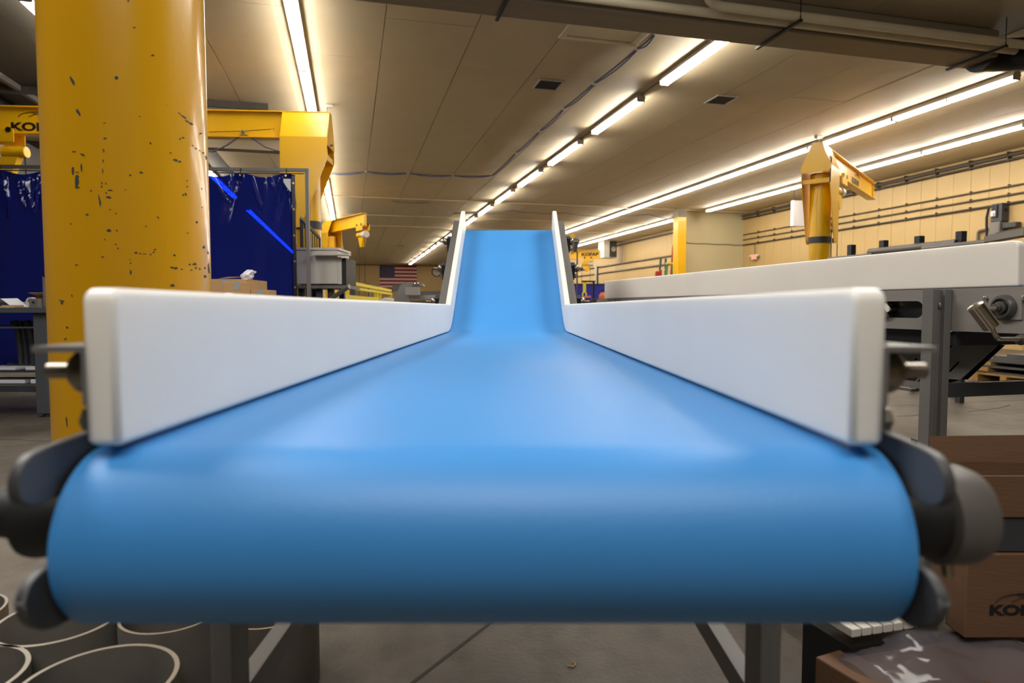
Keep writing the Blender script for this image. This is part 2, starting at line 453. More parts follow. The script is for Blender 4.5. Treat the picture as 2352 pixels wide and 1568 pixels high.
# conduit linking the central row
b = B()
for i in range(15): b.cyl((5.12, 7.74+3.145*i+2.29, LZ-.025), (5.12, 7.74+3.145*(i+1)-.01, LZ-.025), .012, 8)
one('light_conduit', b, m_conduit, 'thin conduit linking the lamps of the broken central row across the gaps', 'conduit')

# ------------------------------------------------------------------ cross duct and cream pipes
t = thing('cross_duct', 'long taupe rectangular duct crossing under the ceiling in front of the lamps', 'duct', (4, 7.45, 4.5))
B().box(-6.9, 8.75, 7.2, 7.7, 4.5, C0-.002).build('duct_body', m_duct, t, bevel=.03, seg=3)
for xx in (1.75, 5.3, 8.45):
    B().box(xx-.02, xx+.02, 6.85, 7.74, 4.47, 4.498).build('duct_strut', m_blk, t)
    B().cyl((xx, 6.87, 4.48), (xx, 6.87, C0-.003), .007, 8).build('hanger_rod', m_blk, t)
t = thing('duct_elbow', 'black curved duct elbow at the right end of the cross duct', 'duct', (9.1, 7.45, 4.5))
B().tube([(8.76, 7.45, 4.62), (8.95, 7.42, 4.62), (9.12, 7.3, 4.6), (9.2, 7.1, 4.55), (9.2, 6.8, 4.5)], .22, 20).build('elbow_body', m_blk, t)
B().cyl((8.70, 7.45, 4.62), (8.78, 7.45, 4.62), .24, 20).build('elbow_collar', m_blk, t)
def bend(p0, pc, p1, n=6):
    p0, pc, p1 = V(p0), V(pc), V(p1)
    return [p0*(1-k/n)**2 + pc*2*(k/n)*(1-k/n) + p1*(k/n)**2 for k in range(n+1)]
b = B().tube([(-6.9, 7.10, 4.56), (4.2, 7.10, 4.56), (8.9, 7.10, 4.56)], .055, 14)
one('cream_pipe', b, m_cream, 'cream pipe running beside the cross duct along its whole length', 'pipe')
pz = 4.56
pts = bend((4.02, 6.6, C0-.07), (3.9, 6.86, 4.56), (4.25, 6.92, pz)) + [V((9.6, 6.92, pz))]
one('cream_pipe', B().tube(pts, .055, 14), m_cream, 'cream pipe with an elbow at the top centre, nearest the camera, running right', 'pipe')

# beams and conduits under the left part of the ceiling
one('ceiling_beam', B().box(XL, -1.45, 15.5, 15.8, C0-.34, C0-.004), m_duct, 'shallow taupe beam seen between the crane boom and the curtain rail', 'beam', bevel=.01)
one('ceiling_beam', B().box(XL, -1.45, 13.1, 13.16, C0-.13, C0-.004), m_steeld, 'thin dark steel rail under the ceiling in front of the taupe beam', 'beam')
one('ceiling_beam', B().beam((-5.52, -6, C0-.05), (-5.52, 30, C0-.05), .08, .09), m_galv, 'long grey steel rail under the ceiling at the far left', 'beam')
one('ceiling_beam', B().beam((-6.1, -6, C0-.08), (-6.1, 30, C0-.08), .05, .12), m_blk, 'dark narrow rail beside the left wall, outermost of the two at far left', 'beam')
# data cable looping along the ceiling
def sag(pts, n=5, s=.03):
    out = []
    for i in range(len(pts)-1):
        for k in range(n): q = pts[i].lerp(pts[i+1], k/n); q.z -= s*math.sin(PI*k/n); out.append(q)
    return out + [pts[-1]]
cb = [Z(*q, C0-.03) for q in [(1500, 80), (1465, 110), (1365, 190), (1295, 248), (1240, 300), (1185, 350), (1130, 403), (1040, 403), (937, 398), (840, 394), (758, 399)]]
t = thing('ceiling_cable', 'blue and grey cable bundle clipped along the ceiling left of the broken lamp row', 'cable', cb[3])
B().tube(sag(cb, 4, .02), .016, 6).build('cable_sheath', m_cable, t)
B().tube([q + V((.02, 0, -.006)) for q in sag(cb, 4, .05)], .011, 6).build('blue_wire', m_bluecable, t)
b = B()
for q in cb[1:-1]: b.box(q.x-.03, q.x+.03, q.y-.03, q.y+.03, q.z-.03, C0-.002)
b.build('cable_clip', m_lampw, t)
cb = [Z(*q, C0-.03) for q in [(900, 462), (985, 465), (1040, 490), (1180, 483), (1220, 488), (1300, 489), (1385, 497), (1490, 492), (1553, 505)]]
one('ceiling_cable', B().tube(sag(cb, 3, .03), .016, 6), m_cable, 'thin grey cable wandering across the ceiling behind the top of the incline', 'cable')
for px, py, lb in ((755, 240, 'small white junction box on the ceiling beside the big crane head'), (1880, 312, 'small white junction box on the ceiling above the right-hand crane')):
    q = Z(px, py, C0)
    t = thing('junction_box', lb, 'junction box', q)
    B().box(q.x-.07, q.x+.07, q.y-.05, q.y+.05, C0-.06, C0-.002).build('box_body', m_lampw, t, bevel=.005)
    B().cyl((q.x-.03, q.y, C0-.06), (q.x-.03, q.y, C0-(.5 if px < 1000 else .32)), .006, 6).build('drop_cable', m_blk, t)

# ------------------------------------------------------------------ conduits and fittings on the right wall
def wallpipe(z0, r, y0, y1, m, label, dx=.05, clips=True):
    t = thing('wall_conduit', label, 'conduit', (XR-dx, y0, z0))
    B().cyl((XR-dx, y0, z0), (XR-dx, y1, z0), r, 10).build('conduit_run', m, t)
    if clips:
        y = y0+.5+max(0, int(9-y0))
        k0 = None
        while y < y1:
            if k0 is None: k0 = B().box(XR-dx-r-.006, XR-.004, y-.012, y+.012, z0-r-.006, z0+r+.03).build('conduit_clamp', m_dconduit, t); yb0 = y
            else:
                k1 = k0.copy(); S.collection.objects.link(k1); k1.parent = t; k1.location.y = y-yb0
            y += 1.0
wallpipe(4.74, .05, 2, 23.5, m_conduit, 'thick grey pipe high on the right wall just under the ceiling', .09)
wallpipe(4.62, .03, 2, 23.5, m_dconduit, 'black pipe directly below the thick grey pipe at the ceiling', .09)
wallpipe(3.985, .019, 2, 23.5, m_conduit, 'uppermost thin conduit on the cream right wall')
wallpipe(3.78, .020, 2, 23.5, m_conduit, 'middle thin conduit on the cream right wall')
wallpipe(3.57, .026, 2, 23.5, m_dconduit, 'lowest and darkest clamped conduit on the cream right wall')
for zz, lb in ((4.72, 'pipe under the ceiling on the far right wall beyond the partition'), (3.6, 'upper conduit on the far right wall behind the heater'), (3.2, 'middle conduit on the far right wall beyond the partition'), (2.45, 'lowest conduit on the far right wall above the white guard')):
    wallpipe(zz, .045, 23.8, 58, m_conduit, lb, .06, False)
one('wall_conduit', B().tube([X(2352, 563, XR-.05), X(2200, 577, XR-.05), X(2060, 590, XR-.05)], .02, 8), m_conduit, 'short level conduit low on the right wall above the pipe rack', 'conduit')
q = [X(2245, 556, XR-.06), X(2246, 540, XR-.06), X(2254, 529, XR-.06), X(2290, 522, XR-.06)]
one('wall_conduit', B().tube([q[0]] + bend(q[1], X(2246, 530, XR-.06), q[2]) + [q[3]], .035, 10), m_conduit, 'curved conduit bending up into the grey box on the right wall', 'conduit')
q = [X(2266, 551, XR-.1), X(2266, 500, XR-.1), X(2271, 478, XR-.1)]
one('drop_cable', B().tube([q[0]] + [q[1]] + [q[2]], .028, 8), m_black, 'black cable hanging from the dark conduit left of the switch box', 'cable')
# safety switch
a, c = X(2294, 470, XR), X(2318, 508, XR)
t = thing('safety_switch', 'dark grey safety switch box on the right wall with small white label', 'electrical box', ((XR-.1), (a.y+c.y)/2, c.z))
y0, y1 = min(a.y, c.y), max(a.y, c.y); ym = (y0+y1)/2
sb = B().box(XR-.24, XR-.01, y0, y1, c.z, a.z).build('switch_body', m_dgrey, t, bevel=.012)
B().box(XR-.27, XR-.245, y0+.1, y1-.05, c.z+.1, a.z-.03).build('switch_cover', m_blk, t, bevel=.006)
B().box(XR-.276, XR-.2715, ym-.0, ym+.12, c.z+.14, c.z+.27).build('warning_label', m_paper, t)
B().box(XR-.2785, XR-.2765, ym+.02, ym+.05, c.z+.15, c.z+.22).build('red_mark', m_red, t)
B().cyl((XR-.12, y0-.03, (a.z+c.z)/2+.05), (XR-.12, y0-.001, (a.z+c.z)/2+.05), .04, 12).build('switch_handle', m_blk, t)
a, c = X(2290, 512, XR), X(2314, 538, XR)
t = thing('wireway_box', 'plain grey steel junction box under the safety switch', 'electrical box', (XR-.1, (a.y+c.y)/2, c.z))
y0, y1 = min(a.y, c.y), max(a.y, c.y)
B().box(XR-.25, XR-.01, y0, y1, c.z, a.z).build('box_body', m_galv, t, bevel=.008)
B().box(XR-.258, XR-.252, y0+.02, y1-.02, c.z+.02, a.z-.02).build('box_cover', m_galv, t)
B().box(XR-.2, XR-.03, y0-.35, y0-.005, c.z+.14, a.z-.05).build('side_coupling', m_dgrey, t, bevel=.01)
# exit sign
a = X(1733, 590, XR-.08)
t = thing('exit_sign', 'small red lit exit sign on the cream wall near the partition corner', 'sign', a)
B().box(a.x-.04, a.x+.03, a.y-.17, a.y+.17, a.z-.10, a.z+.10).build('sign_housing', m_ofw, t, bevel=.008)
text('EXIT', .17, frame_at((a.x-.045, a.y+.15, a.z-.06), (0, -1, 0)), emit('exit_red', (1, .12, .06), 2.2), t, .002, .85, .006)
B().cyl((a.x, a.y, a.z+.1), (a.x, a.y, a.z+.5), .015, 8).build('sign_conduit', m_conduit, t)
b = B()
for sg in (-1, 1): b.ball((a.x-.02, a.y+sg*.24, a.z+.04), .06)
b.build('emergency_lamp', m_ofw, t)
# small conduit on the partition
one('wall_conduit', B().tube(sag([V((13.05, 23.53, 3.62)), V((14.0, 23.53, 3.60)), V((15.0, 23.53, 3.59)), V((15.6, 23.53, 3.58))], 4, .03), .012, 6), m_conduit, 'thin cable running across the pale partition wall', 'cable')
# hanging white unit
a = Y(1837, 490, 18.5)
t = thing('hanging_board', 'blank white board hanging beside the right-hand crane post', 'board', a)
B().box(a.x-.26, a.x+.26, 18.48, 18.62, a.z-.42, a.z+.42).build('board_panel', m_paper, t, bevel=.01)
b = B()
for sg in (-1, 1): b.cyl((a.x+sg*.2, 18.55, a.z+.42), (a.x+sg*.2, 18.55, C0-.002), .008, 6)
b.build('hanger_rod', m_blk, t)
# unit heater near the far right wall
a = P(1399, 573, 38)
t = thing('unit_heater', 'white box unit heater with a fan hanging below the ceiling far right', 'heater', a)
B().box(a.x-.45, a.x+.35, a.y-.3, a.y+.6, a.z-.5, a.z+.5).build('heater_case', m_ofw, t, bevel=.02)
B().box(a.x-.10, a.x+.34, a.y-.34, a.y-.305, a.z-.46, a.z+.46).build('fan_grille', m_dgrey, t)
B().cyl((a.x+.12, a.y-.37, a.z), (a.x+.12, a.y-.345, a.z), .15, 16).build('fan_hub', m_chrome, t)
B().cyl((a.x+.2, a.y, a.z+.5), (a.x+.2, a.y, C0-.002), .07, 12).build('flue_pipe', m_lampw, t)
# far yellow square column
t = thing('square_column', 'square yellow painted column standing at the free end of the partition wall', 'column', (12.65, 23.2, 0))
B().box(12.47, 12.83, 23.05, 23.45, 0, 4.55).build('painted_shaft', m_yel, t, bevel=.01)
B().box(12.47, 12.83, 23.05, 23.45, 4.551, C0-.002).build('bare_top', m_duct, t, label='unpainted brown top of the column')

# ------------------------------------------------------------------ flag and clock on the end wall
a, c = Y(872, 609, 59.95), Y(957, 609, 59.95)
FX0, FX1, FZ1, FH = a.x, c.x, a.z, 2.15
t = thing('wall_flag', 'American flag hung flat high on the far end wall', 'flag', (FX0, 59.95, FZ1-FH))
for k in range(13):
    z1 = FZ1-FH*k/13; xx0 = FX0 + (.4*(FX1-FX0)+.002 if k < 7 else 0)
    B().box(xx0, FX1, 59.93, 59.94, z1-FH/13+.001, z1).build('stripe', m_flagw if k % 2 else m_flagr, t)
B().box(FX0, FX0+.4*(FX1-FX0), 59.93, 59.94, FZ1-FH*7/13, FZ1).build('canton', m_flagb, t, label='dark blue canton')
b = B()
for r_ in range(9):
    for k in range(6 if r_ % 2 == 0 else 5):
        cx = FX0 + .4*(FX1-FX0)*((k*2+1+(r_ % 2))/12); cz = FZ1 - FH*7/13*((r_+1)/10)
        p = [(cx+(.045 if i % 2 == 0 else .018)*math.sin(i*PI/5), cz+(.045 if i % 2 == 0 else .018)*math.cos(i*PI/5)) for i in range(10)]
        b.prism(p, 'y', 59.922, 59.929)
b.build('stars', m_flagw, t, kind='stuff')
a = Y(1003, 624, 59.9)
t = thing('wall_clock', 'large round clock with a brown rim right of the flag', 'clock', a)
B().lathe((a.x, 59.97, a.z), (0, -1, 0), [(0, .46), (.06, .46), (.09, .43), (.09, .38), (.05, .37), (0.05, .01)], 32).build('clock_rim', m_cardd, t)
B().cyl((a.x, 59.92, a.z), (a.x, 59.90, a.z), .37, 32).build('clock_face', m_ofw, t)
b = B().beam((a.x, 59.89, a.z), (a.x+.14, 59.89, a.z+.16), .03, .006, V((0, 1, 0))); b.beam((a.x, 59.89, a.z), (a.x-.05, 59.89, a.z+.3), .02, .006, V((0, 1, 0)))
b.build('clock_hands', m_ink, t)

# ================================================================== JIB CRANES
def logo(parent, o, xd, h, nn=None, name='emblem'):        # arched emblem strokes on a boom face
    xd = V(xd).normalized(); zd = V((0, 0, 1)); n_ = xd.cross(zd)
    def pt(u_, v_): return V(o) + xd*u_*h + zd*v_*h + n_*.003
    b = B()
    L1 = [pt(u_, .62*math.sqrt(max(0, 1-(u_/2.1)**2))) for u_ in [(-2.1+4.2*i/16) for i in range(17)]]
    b.tube(L1, h*.035, 5)
    b.tube([pt(-.95+.9*math.sin(i/10*PI/2), .05+.57*i/10) for i in range(11)], h*.025, 5)
    b.tube([pt(.95-.9*math.sin(i/10*PI/2), .05+.57*i/10) for i in range(11)], h*.025, 5)
    b.tube([pt(-.6+1.2*i/8, .62-.28*math.sin(PI*i/8)) for i in range(9)], h*.025, 5)
    return b.build(name, m_ink, parent)
def crane(px, py, label, ang, blen, name='jib_crane', top=4.02, band=2.30, hoist=None, txt=None, mastr=.185, group=None):
    """mast at px,py; boom leaves along ang (world angle of local +X)"""
    FR[0] = M.Translation((px, py, 0)) @ M.Rotation(ang, 4, 'Z')
    t = thing(name, label, 'crane', (0, 0, 0), group)
    mp = B().lathe((0, 0, 0), (0, 0, 1), [(0, mastr+.18), (.03, mastr+.18), (.031, mastr), (top-.52, mastr)], 28).build('mast', m_yel, t)
    zt, zs, zh = top, top-.42, top-.54
    B().prism([(-.26, zh), (.26, zh), (.26, zs), (.075, zt), (-.075, zt), (-.26, zs)], 'x', -.36, -.345).build('back_plate', m_yel, t)
    for sg in (-1, 1):
        y0 = .245*sg
        B().slab([(-.345, y0+.006, zs+.002), (.345, y0+.006, zs+.002), (.345, .082*sg, zt-.008), (-.345, .082*sg, zt-.008)], .008).build('head_plate', m_yel, t)
        b = B().prism([(-.345, zs), (.345, zs), (.345, band-.05), (.06, band-.05), (-.36, zt-.72)], 'y', y0, y0+.012)
        b.build('cheek_plate', m_yel, t)
        B().box(.20, .3, y0*.8-.02, y0*.8+.02, band-.04, band+.05).build('guide_roller', m_blk, t)
    B().box(-.34, -.30, -.243, .243, zt-.74, zt-.66).build('cross_bar', m_yel, t)
    B().box(-.34, .34, -.078, .078, zt-.04, zt-.021).build('head_cap', m_yel, t)
    B().lathe((0, 0, band-.06), (0, 0, 1), [(0, mastr+.004), (.001, mastr+.012), (.12, mastr+.012), (.121, mastr+.004)], 28).build('mast_band', m_dgrey, t)
    b = B().box(-.2, blen, -.012, .012, zt-.385, zt-.013); b.box(-.34, blen, -.09, .09, zt-.012, zt+.004); b.box(.35, blen, -.09, .09, zt-.40, zt-.386)
    b.build('boom', m_yel, t)
    B().box(blen-.03, blen+.02, -.05, .05, zt-.37, zt-.05).build('end_stop', m_yel, t)
    if hoist:
        h = hoist; zt -= .04
        b = B().box(h-.22, h+.22, -.13, -.115, zt-.50, zt-.30); b.box(h-.22, h+.22, .115, .13, zt-.50, zt-.30)
        tr = b.build('trolley', m_yel, t, bevel=.01)
        for dx_ in (-.15, .15):
            for sg in (-1, 1): B().cyl((h+dx_, sg*.10, zt-.32), (h+dx_, sg*.14, zt-.32), .04, 12).build('trolley_wheel', m_blk, t)
        mo = B().cyl((h-.32, 0, zt-.62), (h+.02, 0, zt-.62), .085, 18).build('hoist_motor', m_yel, t, bevel=.01)
        B().cyl((h+.02, 0, zt-.62), (h+.24, 0, zt-.62), .11, 18).build('hoist_cap', m_ofw, t, bevel=.015)
        B().prism([(h-.22, zt-.70), (h+.12, zt-.70), (h+.0, zt-1.0), (h-.1, zt-1.0)], 'y', -.06, .06).build('chain_bag', m_yel, t)
        B().tube([(h+.1, 0, zt-.7), (h+.09, .01, zt-1.6), (h+.10, 0, 1.2)], .008, 6).build('hoist_chain', m_blk, t)
        B().tube([(h-.3, .02, zt-.7), (h-.32, .03, zt-1.6), (h-.36, .02, 1.35)], .010, 6).build('pendant_cable', m_black, t)
        B().box(h-.40, h-.32, -.02, .06, 1.15, 1.36).build('pendant_control', m_black, t, bevel=.01)
        B().tube([(h+.1, .03, 1.21), (h+.1, .03, 1.12), (h+.13, .03, 1.08), (h+.16, .03, 1.11)], .012, 6).build('hook', m_steeld, t)
    FR[0] = ID
    return t
# big crane: boom runs to the left, across the welding bay
ma = P(709, 518, 10.0); e0 = P(0, 275, 9.62)
dv = V((e0.x-ma.x, e0.y-ma.y, 0)); a1 = math.atan2(dv.y, dv.x)
bigc = crane(ma.x, ma.y, 'big yellow jib crane behind the blue curtain with its boom reaching left', a1, dv.length+.6, hoist=dv.length-.05)
# face of the boom towards the camera: lettering reads left to right
def boom_pt(px, py, off=-.016):                            # point on the camera-side face of the big boom
    fdir = dv.normalized(); nrm = V((fdir.y, -fdir.x, 0));
    if nrm.dot(EYE-ma) < 0: nrm = -nrm
    q = ray(px, py); pl = V((ma.x, ma.y, 0)) + nrm*abs(off)
    return EYE + q*((pl-EYE).dot(nrm)/q.dot(nrm)), nrm
o1, nrm = boom_pt(24, 299); xd = -dv.normalized()
text('KOFAB', .165, frame_at(o1, xd), m_ink, bigc, .002, 1.5, .006)
o2, _ = boom_pt(86, 270); logo(bigc, o2, xd, .13)
# festoon cable hung on the boom face
cb = [boom_pt(*q, off=-.06)[0] for q in [(380, 345), (490, 348), (520, 334), (540, 320), (558, 309), (575, 314), (610, 338), (660, 354), (710, 355), (764, 333)]]
B().tube(sag(cb, 3, 0), .013, 6).build('festoon_cable', m_cable, bigc)
cb = [boom_pt(*q, off=-.05)[0] for q in [(480, 303), (560, 301), (630, 296)]]
B().tube(cb, .006, 6).build('festoon_wire', m_steeld, bigc)
q = boom_pt(558, 302, off=-.05)[0]; B().ball(q, .03).build('cable_hanger', m_galv, bigc)
q = boom_pt(629, 307, off=-.02)[0]
FR[0] = M.Translation(q) @ M.Rotation(a1, 4, 'Z')
B().prism([(0, .06), (-.04, -.07), (.45, -.07)], 'y', -.05, .05).build('boom_bracket', m_yel, bigc)
FR[0] = ID
# right crane: boom runs away to the right
mr = P(1882, 552, 12.2); er = P(2002, 444, 15.8)
d2 = V((er.x-mr.x, er.y-mr.y, 0)); a2 = math.atan2(d2.y, d2.x)
rc = crane(mr.x, mr.y, 'yellow jib crane standing behind the right-hand white guard, boom pointing away right', a2, d2.length, top=4.06, hoist=1.35)
n2 = V((d2.y, -d2.x, 0)).normalized(); xd2 = d2.normalized()
text('KOFAB', .17, frame_at(V((mr.x, mr.y, 3.76)) + xd2*2.5 + n2*.016, xd2), m_ink, rc, .002, 1.3, .006)
logo(rc, V((mr.x, mr.y, 3.93)) + xd2*3.0 + n2*.016, xd2, .12)
B().tube([Z(1885, 320, C0-.07), V((mr.x-.1, mr.y-.38, 3.75)), V((mr.x-.18, mr.y-.45, 3.3))], .011, 6).build('supply_cable', m_blk, rc)
# small crane beside the big crane, farther back
m3 = P(759, 560, 22); e3 = P(838, 498, 20.0)
d3 = V((e3.x-m3.x, e3.y-m3.y, 0)); a3 = math.atan2(d3.y, d3.x)
c3 = crane(m3.x, m3.y, 'small distant yellow jib crane, boom angled up towards the ceiling right of the big crane', a3, d3.length, top=3.95, hoist=d3.length-.15)
# far crane at right of the incline
m4 = P(1262, 585, 31); e4 = P(1378, 583, 30.4)
d4 = V((e4.x-m4.x, e4.y-m4.y, 0)); a4 = math.atan2(d4.y, d4.x)
c4 = crane(m4.x, m4.y, 'distant yellow jib crane whose lettered boom ends beside the hanging heater', a4, d4.length, top=3.72, hoist=d4.length-.55)
n4 = V((d4.y, -d4.x, 0)).normalized()
text('KOFAB', .20, frame_at(V((m4.x, m4.y, 3.45)) + d4.normalized()*1.55 + n4*.03, d4), m_ink, c4, .002, 1.3, .008)

# ================================================================== FOREGROUND COLUMN
cc = V((0, 0, 0)); q = ray(0, 0, 0)
az = (math.atan((107-1176)/FPX) + math.atan((488-1176)/FPX))/2; hw = abs(math.atan((107-1176)/FPX) - math.atan((488-1176)/FPX))/2
CR = .19; dist = CR/math.sin(hw)
cc = V((math.sin(az+YAW)*dist, math.cos(az+YAW)*dist, 0))
t = thing('column', 'thick yellow painted steel post with chipped paint, nearest the camera at left', 'column', cc)
B().lathe(cc, (0, 0, 1), [(0, CR), (C0-.002, CR)], 96).build('painted_shaft', m_yelcol, t)
B().lathe(cc, (0, 0, 1), [(.001, CR+.12), (.025, CR+.12), (.026, CR+.0005)], 40).build('base_plate', m_yelcol, t)
def oncol(px, py, lift=.0006):
    q = ray(px, py); d = V((q.x, q.y)); oc = V((-cc.x, -cc.y)); rr = CR+lift
    a_ = d.dot(d); b_ = 2*d.dot(oc); c_ = oc.dot(oc)-rr*rr; ds = b_*b_-4*a_*c_
    if ds < 0: return None
    return EYE + q*((-b_-math.sqrt(ds))/(2*a_))
chips = [(167, 187, 22, 5, 60), (180, 258, 20, 7, 55), (268, 178, 12, 9, 20), (351, 127, 7, 4, 0), (308, 63, 6, 3, 0), (241, 318, 8, 4, 0), (238, 345, 4, 10, 80), (240, 282, 5, 3, 0), (321, 267, 5, 2, 10),
 (346, 329, 6, 4, 40), (324, 396, 9, 4, 15), (299, 402, 6, 3, 10), (392, 351, 5, 3, 0), (403, 367, 10, 6, 20), (413, 371, 6, 5, 10), (237, 370, 3, 6, 85), (236, 392, 3, 12, 88), (234, 420, 4, 6, 80), (243, 421, 5, 3, 60),
 (253, 437, 12, 3, 5), (250, 453, 12, 5, 0), (244, 443, 5, 3, 40), (233, 428, 4, 5, 90), (230, 465, 5, 18, 85), (227, 453, 3, 14, 85), (209, 438, 4, 4, 0), (253, 481, 7, 2, 0), (267, 490, 4, 3, 0), (201, 493, 8, 4, 0),
 (177, 395, 9, 2, 0), (171, 348, 10, 3, 0), (190, 355, 12, 4, 20), (167, 390, 5, 20, 88), (187, 387, 5, 18, 88), (177, 417, 10, 26, 90), (177, 405, 11, 3, 0), (177, 430, 11, 3, 0), (250, 529, 11, 6, 0), (268, 529, 5, 4, 0),
 (163, 514, 4, 4, 0), (241, 550, 4, 3, 0), (266, 561, 5, 3, 20), (271, 570, 6, 3, 0), (236, 590, 6, 3, -10), (313, 580, 8, 4, 10), (322, 582, 4, 3, 0), (332, 583, 8, 2, 0), (346, 584, 4, 3, 0), (356, 573, 6, 3, -30), (353, 579, 5, 3, 0),
 (401, 586, 8, 4, 40), (395, 614, 12, 3, 10), (404, 616, 7, 5, 0), (418, 618, 5, 3, 0), (436, 607, 5, 5, 60), (447, 606, 9, 6, 10), (450, 615, 4, 4, 0), (459, 617, 5, 3, 60), (396, 655, 9, 6, 20), (300, 604, 4, 3, 0), (300, 625, 4, 12, 85),
 (299, 596, 5, 2, 0), (175, 608, 7, 3, 0), (363, 499, 6, 4, 40), (430, 415, 3, 4, 0), (430, 428, 4, 4, 0), (427, 446, 4, 7, 80), (421, 448, 4, 5, 60), (464, 433, 3, 4, 0), (464, 476, 4, 3, 0), (453, 510, 6, 5, 20), (431, 535, 4, 3, 0),
 (468, 568, 7, 8, 40), (471, 615, 3, 5, 80), (472, 635, 6, 6, 30), (440, 620, 4, 3, 0), (383, 241, 2, 2, 0), (478, 265, 3, 4, 0), (432, 280, 12, 3, 35), (422, 268, 16, 3, 40), (440, 284, 10, 5, 45), (412, 260, 8, 2, 45),
 (461, 307, 3, 8, 60), (421, 316, 7, 3, 20), (414, 319, 4, 4, 0), (443, 334, 4, 3, 30), (451, 341, 5, 3, 20), (459, 346, 5, 2, 10), (467, 351, 4, 5, 50), (474, 362, 3, 10, 80), (480, 378, 3, 5, 0), (483, 475, 3, 9, 85), (165, 678, 3, 7, 80),
 (141, 690, 12, 3, 10), (142, 696, 6, 6, 0), (154, 752, 5, 4, 0), (150, 778, 7, 3, -20), (153, 968, 3, 20, 85), (480, 618, 4, 22, 85), (478, 580, 3, 8, 80), (295, 2, 6, 3, 0), (335, 520, 4, 2, 0), (288, 436, 3, 3, 0)]
b = B()
for (px, py, w_, h_, an) in chips:
    rnd = random.Random(px*7+py); n = 9; ca, sa = math.cos(R(an)), math.sin(R(an)); pts = []
    if an >= 80: w_, h_ = max(w_, h_), min(w_, h_)
    for i in range(n):
        tt = 2*PI*i/n; k = rnd.uniform(.55, 1.25)
        u_, v_ = math.cos(tt)*w_*.56*k, math.sin(tt)*h_*.56*k
        pts.append(oncol(px+u_*ca-v_*sa, py+u_*sa+v_*ca))
    if all(p is not None for p in pts): b.faces(pts, [tuple(range(n))])
b.build('paint_chips', m_chip, t, kind='stuff', rec=False, label='dark chips in the paint')

# ================================================================== FOREGROUND CONVEYOR (own frame, heading of the camera)
FR[0] = CONV
XC = -.0225; HB = .3375; HI = .3015; GT = .0285
Y0, YB, YE = .527, 3.43, 4.537
ZB0, ZBB, ZBE = .931, .917, 1.578
th = math.atan2(ZBE-ZBB, YE-YB); sl = math.atan2(ZBB-ZB0, YB-Y0)
t = thing('belt_conveyor', 'conveyor with bright blue belt and white side guards that bends up into an incline', 'conveyor', (XC, 1.2, 0))
RN = .077
DROP = .0022
# belt loop profile in y,z
cy, cz_ = Y0+.039, ZB0-.0005-RN-DROP
prof = []
for i in range(29):
    a_ = -PI/2 - (PI-.017)*(i/28)                 # bottom -> front -> top
    prof.append((cy+RN*math.cos(a_), cz_+RN*math.sin(a_)))
# flat run
for k in range(1, 12): pass
for k in range(1, 10):
    yy = cy+.26*(k/9); prof.append((yy, ZB0-.0005+(ZBB-ZB0)*(yy-cy)/(YB-cy)-DROP*(1-k/9)**2))
for k in range(1, 9):
    yy = cy+.26+(YB-.16-cy-.26)*k/9; prof.append((yy, ZB0-.0005+(ZBB-ZB0)*(yy-cy)/(YB-cy)))
# concave bend
Pb = V((YB, ZBB)); p0 = Pb - V((math.cos(sl), math.sin(sl)))*.14; p1 = Pb + V((math.cos(th), math.sin(th)))*.14
for k in range(9): u_ = k/8; qq = p0*(1-u_)**2 + Pb*2*u_*(1-u_) + p1*u_**2; prof.append((qq.x, qq.y))
RE = .05
ec = V((YE, ZBE)) - V((-math.sin(th), math.cos(th)))*RE
for k in range(1, 6): qq = p1.lerp(V((YE, ZBE)), k/6); prof.append((qq.x, qq.y))
for k in range(15):
    a_ = PI/2+th - (PI)*(k/14); prof.append((ec.x+RE*math.cos(a_), ec.y+RE*math.sin(a_)))
lb_ = V((YB, ZBB)) + V((math.sin(th), -math.cos(th)))*.10
prof += [(lb_.x+.02, lb_.y-.02)]
prof += [(2.2, ZBB-.14), (cy+.4, cz_-RN-.002)]
n = len(prof); inner = []
for i in range(n):
    a_, c_ = V(prof[i-1]), V(prof[(i+1) % n]); d_ = (c_-a_).normalized(); inner.append((prof[i][0]+d_.y*.003, prof[i][1]-d_.x*.003))
b = B()
NX = 14
vs = []
for lp in (prof, inner):
    for (yy, zz) in lp:
        vs.append([b._v((XC - HB + 2*HB*i/NX, yy, zz)) for i in range(NX+1)])
for i in range(n):
    j = (i+1) % n
    for k in range(NX):
        b.bm.faces.new([vs[i][k], vs[j][k], vs[j][k+1], vs[i][k+1]])
        b.bm.faces.new([vs[n+i][k], vs[n+i][k+1], vs[n+j][k+1], vs[n+j][k]])
    for k in (0, NX): b.bm.faces.new([vs[i][k], vs[j][k], vs[n+j][k], vs[n+i][k]])
b.build('belt', m_belt, t, label='bright blue smooth belt')
B().cyl((XC-.33, cy, cz_), (XC+.33, cy, cz_), RN-.004, 40).build('nose_pulley', m_steeld, t)
B().cyl((XC-.33, ec.x, ec.y), (XC+.33, ec.x, ec.y), RE-.004, 30).build('head_pulley', m_steeld, t)
# slider bed and its cross members
b = B().prism([(cy+.10, ZB0-.006), (YB-.2, ZBB-.005), (YB-.2, ZBB-.03), (cy+.10, ZB0-.03)], 'x', XC-.325, XC+.325)
b.build('slider_bed', m_steel, t)
